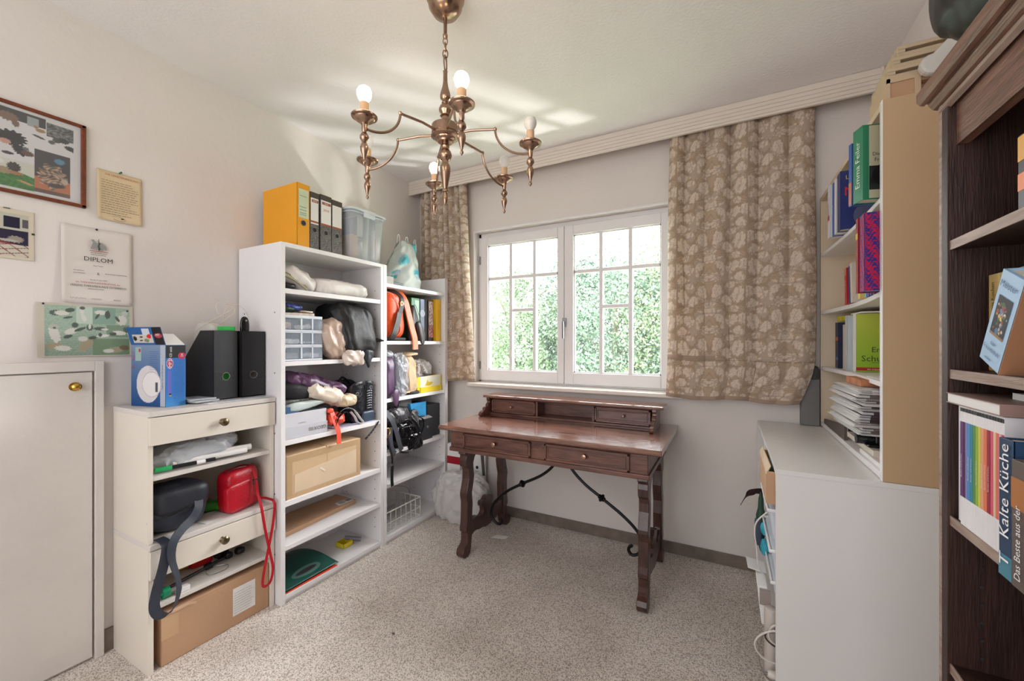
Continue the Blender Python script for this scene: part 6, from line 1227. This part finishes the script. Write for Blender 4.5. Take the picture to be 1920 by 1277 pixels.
for y in (2.095, 2.175, 2.26): build('loop_handle', M().tube(smooth_path([(-2.0, y - .015, 1.93), (-2.0, y - .008, 1.985), (-2.0, y + .008, 1.988), (-2.0, y + .014, 1.93)]), .003, 6), mat('white_loop', (220, 220, 220), .5), t, smooth=True)
o = build('toy_contents', M().sup((-2.0, 2.12, 1.69), (.07, .14, .065), .6, .6, .012, 12, 5, nu=30, nv=18, zmin=1.6218), mat('pale_blue_content', (150, 176, 190), .6, var=.3, vs=14), smooth=True); tag(o, 'pale blue contents bulging inside the turquoise carrier bag', 'bundle')
# orange bag
t = thing('orange_bag', 'bright orange leather bag with black strap and zip', 'handbag', (-1.98, 1.97, 1.2635))
OR = mat('orange_leather', (238, 88, 36), .4, var=.1, vs=10, bump=.1, bs=80)
build('body', M().sup((-1.99, 1.962, 1.425), (.105, .095, .153), .45, .5, .008, 9, 2, nu=56, nv=34, zmin=1.2635), OR, t, smooth=True)
build('side_gusset', M().strap(smooth_path([(-1.93, 2.03, 1.585), (-1.90, 2.05, 1.53), (-1.885, 2.065, 1.45), (-1.875, 2.085, 1.36), (-1.866, 2.105, 1.28), (-1.862, 2.108, 1.205)]), (0, 1, .25), .046, .010), mat('pale_orange_leather', (244, 118, 72), .4, var=.1, vs=20, bump=.3, bs=60), t, smooth=True)
build('piping', M().tube(smooth_path([(-1.885, 1.865, 1.57), (-1.880, 1.92, 1.555), (-1.878, 1.965, 1.49), (-1.878, 1.975, 1.40), (-1.882, 1.985, 1.33), (-1.89, 1.97, 1.30)]), .0025, 6), mat('salmon_piping', (240, 160, 130), .4), t, smooth=True)
build('strap', M().strap(smooth_path([(-1.96, 1.90, 1.592), (-1.92, 1.96, 1.585), (-1.885, 2.0, 1.545), (-1.876, 1.995, 1.49), (-1.868, 1.965, 1.43)]), (0, .8, .5), .03, .005).strap(smooth_path([(-1.868, 1.965, 1.44), (-1.864, 1.945, 1.38), (-1.864, 1.915, 1.31), (-1.875, 1.90, 1.275)]), (0, 1, -.3), .042, .007), mat('dark_strap', (50, 38, 40), .45), t, smooth=True)
build('buckle', M().lathe([(.010, 0), (.014, 0), (.014, .004), (.010, .004)], (-1.878, 1.995, 1.505), 16, 'x'), GOLD, t, smooth=True)
build('base', M().sup((-1.96, 1.955, 1.275), (.085, .10, .012), .4, .4, nu=30, nv=10), BLACK, t, smooth=True)
t = thing('black_bag', 'dark brown-black soft bag with grey piping leaning against the orange one', 'handbag', (-1.98, 2.15, 1.2635))
DB = mat('brown_black_leather', (52, 44, 48), .4, var=.2, vs=10, bump=.15, bs=60)
build('body', M().prism([(2.105, 1.50), (2.135, 1.512), (2.165, 1.44), (2.205, 1.33), (2.225, 1.245), (2.16, 1.2), (2.11, 1.264)][0:4] + [(2.222, 1.2655), (2.09, 1.2655)], 'x', -1.934, -1.885), DB, t, bevel=.014)
build('lobe', M().sup((-1.885, 2.178, 1.315), (.022, .030, .085), .7, .7, nu=24, nv=20, rot=Matrix.Rotation(.30, 3, 'X')), DB, t, smooth=True)
build('lobe', M().sup((-1.90, 2.215, 1.315), (.022, .020, .050), .7, .7, nu=24, nv=20, rot=Matrix.Rotation(.30, 3, 'X')), DB, t, smooth=True)
build('piping', M().tube(smooth_path([(-1.882, 2.12, 1.51), (-1.880, 2.145, 1.43), (-1.872, 2.165, 1.34), (-1.864, 2.185, 1.245)]), .002, 6).tube(smooth_path([(-1.885, 2.135, 1.51), (-1.880, 2.17, 1.43), (-1.876, 2.20, 1.34), (-1.88, 2.225, 1.27)]), .002, 6), mat('grey_piping', (130, 128, 134), .4), t, smooth=True)
GB2 = 'files at the right of the orange bag'
t, R, w_ = binder('green ring binder with mint label right of the black bag', 2.15, 2.235, (60, 130, 76), GB2, z=1.2635, h=.30, x=-1.935, d=.25, kind='bare')
build('label', M().box(.0004, .0012, .035, .078, .10, .285).xf(Matrix.Translation((-1.935, 2.15, 1.2635))), mat('mint_paper', (186, 218, 206), .6), t)
t, R, w_ = binder('blue-grey glossy binder beside the green one', 2.238, 2.282, (136, 146, 176), GB2, z=1.2635, h=.298, x=-1.93, d=.25, kind='bare')
build('print', M().lathe([(.0001, .0006), (.026, .0006), (.026, .0012), (.0001, .0012)], (-1.93, 2.26, 1.46), 20, 'x'), mat('pale_print', (184, 194, 210), .5), t)
binder('black slim binder in the middle of the file row', 2.284, 2.312, (30, 28, 32), GB2, z=1.2635, h=.30, x=-1.93, d=.25, kind='bare')
t, R, w_ = binder('cream binder with red-and-black patterned spine', 2.316, 2.374, (70, 60, 60), GB2, z=1.2635, h=.298, x=-1.925, d=.25)
def patt(U, V):
    c = np.ones(U.shape + (3,)) * np.array([206, 190, 180]) / 255; a = np.sin(V * 40 + 5 * np.sin(U * 7)) + np.sin(U * 17 + V * 23)
    c = np.where((a > 1.0)[..., None], np.array([50, 40, 40]) / 255, c); c = np.where((a < -1.25)[..., None], np.array([180, 60, 70]) / 255, c)
    return np.where((V < .35)[..., None], c * np.array([.95, .75, .78]), c)
paint('spine_pattern', flat((-1.9242, 2.322, 1.29), YP, ZP, .050, .262), patt, 24, 100, t)
t, R, w_ = binder('bright yellow slim binder at the right end of the file row', 2.378, 2.436, (236, 184, 24), GB2, z=1.2635, h=.308, x=-1.905, d=.25, kind='bare')
text('GESUNDHEITSRATGEBER', R((.001, .034, .16)), ZP, YN, .014, mat('ochre_print', (196, 150, 20), .5), t, .20)
# next compartment
t = thing('purple_bag', 'purple shiny bag standing at the left of the middle compartment', 'bag', (-1.95, 1.905, .901))
build('body', M().sup((-1.97, 1.905, 1.03), (.09, .044, .135), .5, .5, .010, 10, 4, nu=48, nv=30, zmin=.9015, ridge=.3), mat('aubergine_film', (96, 70, 100), .32, var=.15, vs=8, bump=.1, bs=30), t, smooth=True)
build('corner', M().sup((-1.868, 1.935, .90), (.008, .028, .055), .8, .8, .003, 20, 2, nu=20, nv=16, fn=lambda p, q: (p.x, p.y * (1 - .7 * max(0, -q.z)), p.z)), mat('aubergine_film', (96, 70, 100)), t, smooth=True)
t = thing('film_wrapped_bag', 'dark bag wrapped in shiny clear film next to the purple one', 'bag', (-1.97, 2.0, .901))
build('bag', M().sup((-1.97, 2.005, 1.03), (.08, .048, .125), .5, .5, .006, 12, 1, nu=40, nv=26, zmin=.9015), mat('slate_leather', (60, 74, 92)), t, smooth=True)
build('film', M().sup((-1.965, 2.008, 1.035), (.092, .060, .142), .55, .55, .018, 20, 5, nu=70, nv=44, zmin=.9012, ridge=.7), clearmat('shiny_film', (230, 234, 240), .62, .06), t, smooth=True)
o = build('grey_film', M().sup((-1.98, 1.92, 1.175), (.07, .055, .022), .7, .7, .012, 24, 3, nu=40, nv=16, ridge=.6), clearmat('cellophane'), smooth=True); tag(o, 'crumpled clear film on top of the purple bag', 'film')
t = thing('paper_sack', 'crumpled tan paper bag with folded top', 'bag', (-1.97, 2.09, .901))
build('body', M().sup((-1.965, 2.095, 1.035), (.08, .052, .135), .42, .4, .012, 13, 7, nu=56, nv=40, zmin=.9015, ridge=.5, fn=lambda p, q: (p.x, p.y + .02 * q.z * -1 + .012, p.z)), mat('tan_paper', (206, 178, 142), .7, var=.06, bump=.2, bs=20), t, smooth=True)
build('top_fold', M().sup((-1.955, 2.10, 1.172), (.085, .066, .010), .5, .4, .008, 24, 2, nu=40, nv=10, rot=Matrix.Rotation(.08, 3, 'X')), mat('tan_paper', (206, 178, 142)), t, smooth=True)
build('base_fold', M().box(-1.90, -1.888, 2.05, 2.13, .915, .928), mat('tan_paper', (206, 178, 142)), t, bevel=.002)
o = build('black_scrap', M().sup((-1.90, 2.13, .912), (.02, .05, .011), .5, .5, .004, 40, 2, nu=24, nv=8, zmin=.9012), BLACK, smooth=True); tag(o, 'small black pouch at the foot of the tan paper bag', 'pouch')
t = thing('yellow_white_box', 'yellow and white open box with torn front, grey bag inside', 'box', (-1.97, 2.30, .901))
x0, x1, y0, y1 = -2.10, -1.895, 2.165, 2.425
m = M().box(x0, x1, y0, y0 + .002, .9015, 1.015).box(x0, x1, y1 - .002, y1, .9015, 1.015).box(x0, x0 + .002, y0, y1, .9015, 1.015).box(x0, x1, y0, y1, .9012, .9035)
build('carton', m, mat('yellow_card', (236, 206, 30), .5), t)
build('front', M().prism([(y0 + .03, .9015), (y1, .9015), (y1, 1.018), (y0 + .03, 1.012)], 'x', x1 - .002, x1 + .001), mat('cream_card', (226, 222, 200), .5), t, bevel=.001)
build('yellow_edge', M().box(x1 - .001, x1 + .0005, y0, y0 + .034, .9015, 1.012).box(x1 + .001, x1 + .0016, y1 - .006, y1, .9015, 1.016).box(x1 + .001, x1 + .006, y0 + .03, y1, .9015, .938), mat('yellow_card', (236, 206, 30)), t)
build('torn_hole', M().prism([(2.245, .948), (2.262, .968), (2.27, .990), (2.282, .972), (2.33, .968), (2.318, .952), (2.29, .944)], 'x', x1 + .0011, x1 + .0018), mat('deep_yellow', (214, 178, 10), .6), t)
o = build('grey_bag', M().sup((-1.99, 2.27, 1.055), (.07, .095, .065), .7, .7, .022, 16, 3, nu=50, nv=28, ridge=.7, zmin=.905), mat('grey_plastic_bag', (186, 182, 180), .4, bump=.1, bs=30), smooth=True); tag(o, 'crumpled grey plastic bag sitting in the yellow and white box', 'bag')
# compartment with the black heap
o = build('black_carton', M().box(-2.15, -1.915, 2.29, 2.437, .567, .800), mat('black_card', (40, 42, 48), .45), bevel=.002); tag(o, 'tall black carton at the right of the black heap', 'box')
t = thing('black_box', 'low black box with a round metal stud and grey top', 'box', (-1.95, 2.25, .567))
build('body', M().box(-2.08, -1.885, 2.18, 2.315, .567, .715), mat('black_card', (40, 42, 48)), t, bevel=.002)
build('lid', M().hexa([(-2.08, 2.18, .716), (-1.884, 2.18, .716), (-2.08, 2.316, .716), (-1.884, 2.316, .716), (-2.08, 2.2, .745), (-1.95, 2.2, .745), (-2.08, 2.30, .745), (-1.95, 2.30, .745)]), mat('mid_grey_card', (150, 146, 146), .5), t)
build('stud', M().lathe([(.0095, 0), (.008, .003), (.0001, .0035)], (-1.885, 2.262, .655), 16, 'x'), METAL, t, smooth=True)
o = build('blue_book', M().hexa([(-1.925, 2.13, .745), (-1.90, 2.13, .745), (-1.925, 2.265, .735), (-1.90, 2.265, .735), (-1.925, 2.10, .835), (-1.90, 2.10, .835), (-1.925, 2.262, .832), (-1.90, 2.262, .832)]), mat('bright_blue_cover', (52, 150, 206), .4, var=.15, vs=20), bevel=.001); tag(o, 'bright blue booklet standing behind the black heap', 'booklet')
o = build('grey_card', M().hexa([(-1.96, 2.03, .80), (-1.958, 2.03, .80), (-1.96, 2.20, .76), (-1.958, 2.20, .76), (-1.96, 2.08, .87), (-1.958, 2.08, .87), (-1.96, 2.17, .86), (-1.958, 2.17, .86)]), mat('mid_grey_card', (150, 146, 146))); tag(o, 'grey card sticking up behind the black heap', 'card')
GLIT = mat('glitter_cloth', (30, 30, 36), .4, var=0, vs=10)
N_ = GLIT.node_tree.nodes; L_ = GLIT.node_tree.links
v_ = N_.new('ShaderNodeTexVoronoi'); v_.inputs['Scale'].default_value = 260; r_ = N_.new('ShaderNodeValToRGB'); r_.color_ramp.elements[0].position = .12; r_.color_ramp.elements[0].color = (.75, .7, .72, 1); r_.color_ramp.elements[1].position = .32; r_.color_ramp.elements[1].color = (.015, .015, .02, 1)
tc_ = N_.new('ShaderNodeTexCoord'); L_.new(tc_.outputs['Object'], v_.inputs['Vector']); L_.new(v_.outputs['Distance'], r_.inputs[0]); L_.new(r_.outputs[0], N_['Principled BSDF'].inputs['Base Color'])
o = build('sequin_bag', M().sup((-1.935, 2.00, .765), (.05, .100, .060), .65, .6, .014, 14, 3, nu=56, nv=28, ridge=.5), GLIT, smooth=True); tag(o, 'black sequinned bag on top of the black heap', 'bag')
o = build('sequin_scarf', M().sup((-1.905, 2.125, .71), (.035, .045, .085), .65, .6, .012, 18, 6, nu=44, nv=28, ridge=.5), GLIT, smooth=True); tag(o, 'black sequinned pouch at the right side of the black heap', 'bag')
t = thing('patent_bag', 'shiny black patent handbag at the front of the black heap', 'handbag', (-1.93, 2.08, .55))
build('body', M().sup((-1.93, 2.04, .645), (.055, .125, .080), .6, .6, .022, 12, 8, nu=70, nv=36, ridge=.6, zmin=.5675), mat('patent_leather', (14, 14, 18), .12, var=.2, vs=20, bump=.3, bs=40), t, smooth=True)
build('pocket', M().sup((-1.882, 2.12, .585), (.022, .075, .052), .55, .6, .010, 20, 3, nu=44, nv=24, ridge=.5), mat('patent_leather', (14, 14, 18)), t, smooth=True)
build('handle', M().strap(smooth_path([(-1.88, 1.985, .73), (-1.872, 2.02, .745), (-1.872, 2.06, .735), (-1.872, 2.085, .705), (-1.875, 2.04, .695), (-1.875, 1.99, .705), (-1.88, 1.975, .725)]), (1, 0, .4), .016, .004)
      .strap(smooth_path([(-1.87, 2.08, .74), (-1.862, 2.12, .70), (-1.86, 2.14, .64), (-1.862, 2.13, .58), (-1.868, 2.09, .54), (-1.868, 2.03, .53), (-1.87, 1.97, .55)]), (.3, .5, .5), .014, .003)
      .strap(smooth_path([(-1.89, 2.17, .74), (-1.875, 2.20, .72), (-1.872, 2.205, .67), (-1.875, 2.18, .63)]), (1, .3, 0), .014, .003), LEATHER, t, smooth=True)
t = thing('leather_strap', 'wide grey-black strap looping at the left of the black heap and hanging down', 'strap', (-1.87, 1.93, .60))
DKS = mat('charcoal_strap', (66, 68, 76), .4, var=.1)
build('loop', M().strap(smooth_path([(-1.89, 1.87, .82), (-1.874, 1.905, .76), (-1.868, 1.935, .69), (-1.866, 1.96, .61), (-1.868, 1.985, .555)]), (0, .9, .35), .034, .004).strap(smooth_path([(-1.872, 1.89, .72), (-1.868, 1.885, .65), (-1.868, 1.90, .58), (-1.87, 1.93, .545)]), (0, 1, .3), .034, .004), DKS, t, smooth=True)
build('hanging_end', M().strap(smooth_path([(-1.868, 1.862, .66), (-1.864, 1.875, .60), (-1.862, 1.893, .54), (-1.862, 1.895, .49)]), (0, 1, 0), .014, .003).strap(smooth_path([(-1.861, 1.895, .48), (-1.861, 1.892, .44), (-1.861, 1.892, .385), (-1.861, 1.895, .352)]), (0, 1, 0), .022, .004), LEATHER, t, smooth=True)
build('buckle', M().box(-1.862, -1.857, 1.882, 1.906, .480, .490), METAL, t, bevel=.001)
t = thing('brown_pouch', 'tan and maroon pouch with gold rim at the left edge of the black heap', 'pouch', (-1.93, 1.88, .60))
build('body', M().sup((-1.915, 1.872, .66), (.04, .020, .055), .5, .5, nu=24, nv=18), mat('tan_leather', (160, 112, 84), .45), t, smooth=True)
build('rim', M().tube(smooth_path([(-1.873, 1.862, .72), (-1.870, 1.878, .715), (-1.868, 1.884, .695), (-1.869, 1.876, .675), (-1.873, 1.862, .668)]), .003, 6), GOLD, t, smooth=True); build('patch', M().sup((-1.878, 1.868, .697), (.004, .012, .020), .7, .7, nu=16, nv=12), mat('maroon_leather', (120, 40, 34), .4), t, smooth=True)
o = build('newspaper', M().box(-2.0, -1.872, 1.862, 2.0, .5668, .572), mat('newsprint', (180, 184, 188), .7, var=.3, vs=60)); tag(o, 'folded newspaper under the black heap', 'newspaper')
# wire basket
t = thing('wire_basket', 'white wire basket on the bottom shelf', 'basket', (-2.0, 2.02, .0455))
m = M(); x0, x1, y0, y1, z0, z1 = -2.17, -1.895, 1.868, 2.195, .050, .180
for z in (z0 + .005, z0 + .062, z1): m.tube([(x0, y0, z), (x1, y0, z), (x1, y1, z), (x0, y1, z)], .0028 if z < z1 else .004, 5, True)
for k in range(8):
    y = y0 + (y1 - y0) * k / 7; m.tube([(x1, y, z1), (x1, y, z0), (x0, y, z0), (x0, y, z1)], .002, 5)
for k in range(7):
    x = x0 + (x1 - x0) * k / 6; m.tube([(x, y0, z1), (x, y0, z0), (x, y1, z0), (x, y1, z1)], .002, 5)
build('wires', m, mat('white_wire', (226, 224, 216), .35), t, smooth=True)
build('hinged_bail', M().tube(smooth_path([(-2.10, 1.96, .30), (-2.10, 1.962, .285), (-2.03, 2.14, .25), (-2.0, 2.19, .22), (-1.99, 2.195, .18)], 4), .0018, 5), METAL, t, smooth=True)

# ------------------------------------------------------------------ corner behind the desk
PB = clearmat('white_bin_liner', (222, 220, 218), .30, .3)
o = build('bin_bag', M().sup((-1.665, 2.352, .165), (.222, .075, .17), .6, .7, .030, 8, 3, nu=80, nv=46, ridge=.6, zmin=.002, fn=lambda p, q: (p.x * (1 - .38 * max(0, q.z) * (1 if q.x < 0 else .3)), p.y, p.z)), PB, smooth=True); tag(o, 'translucent white bin bag standing on the carpet behind the desk', 'bag')
o = build('bag_filling', M().sup((-1.66, 2.352, .13), (.17, .055, .11), .6, .6, .02, 9, 5, nu=40, nv=26, zmin=.003), mat('grey_filling', (150, 148, 148), .8, var=.15, vs=10), smooth=True); tag(o, 'pale grey stuff filling the translucent bin bag', 'bundle')
t = thing('display_box', 'white box with a red band standing in the corner behind the bin bag', 'box', (-1.81, 2.5, 0))
build('carton', M().box(-1.855, -1.74, 2.45, 2.57, 0, .50), PAPER, t, bevel=.002); build('red_band', M().box(-1.8555, -1.7395, 2.4490, 2.4505, .355, .410), mat('crimson_print', (160, 10, 34), .5), t)
t = thing('grey_board', 'white and grey panel with a round hole leaning in the corner behind the desk', 'panel', (-1.60, 2.53, 0))
build('board', M().box(-1.72, -1.575, 2.535, 2.55, .0, .44), PAPER, t); build('edge', M().hexa([(-1.59, 2.52, .28), (-1.575, 2.52, .28), (-1.59, 2.55, .28), (-1.575, 2.55, .28), (-1.61, 2.52, .46), (-1.59, 2.52, .46), (-1.61, 2.55, .46), (-1.59, 2.55, .46)]), mat('dark_grey_edge', (90, 84, 82), .5), t)
build('hole', M().lathe([(.0001, 0), (.012, 0), (.012, -.001)], (-1.645, 2.5345, .328), 16, 'y'), INK, t)
text('ABFALL', (-1.645, 2.534, .300), XP, ZP, .010, gi, t)
o = build('paper_scrap', M().prism([(-1.345, 2.24), (-1.26, 2.26), (-1.25, 2.30), (-1.335, 2.285)], 'z', .001, .003), PAPER); tag(o, 'small white paper scrap on the carpet under the desk', 'paper')
o = build('lint', M().sup((-1.27, 1.30, .003), (.008, .005, .002), .6, .6, .003, 90, 2, nu=12, nv=6), mat('dark_lint', (100, 96, 98), .8)); tag(o, 'small dark lint on the open carpet', 'lint')
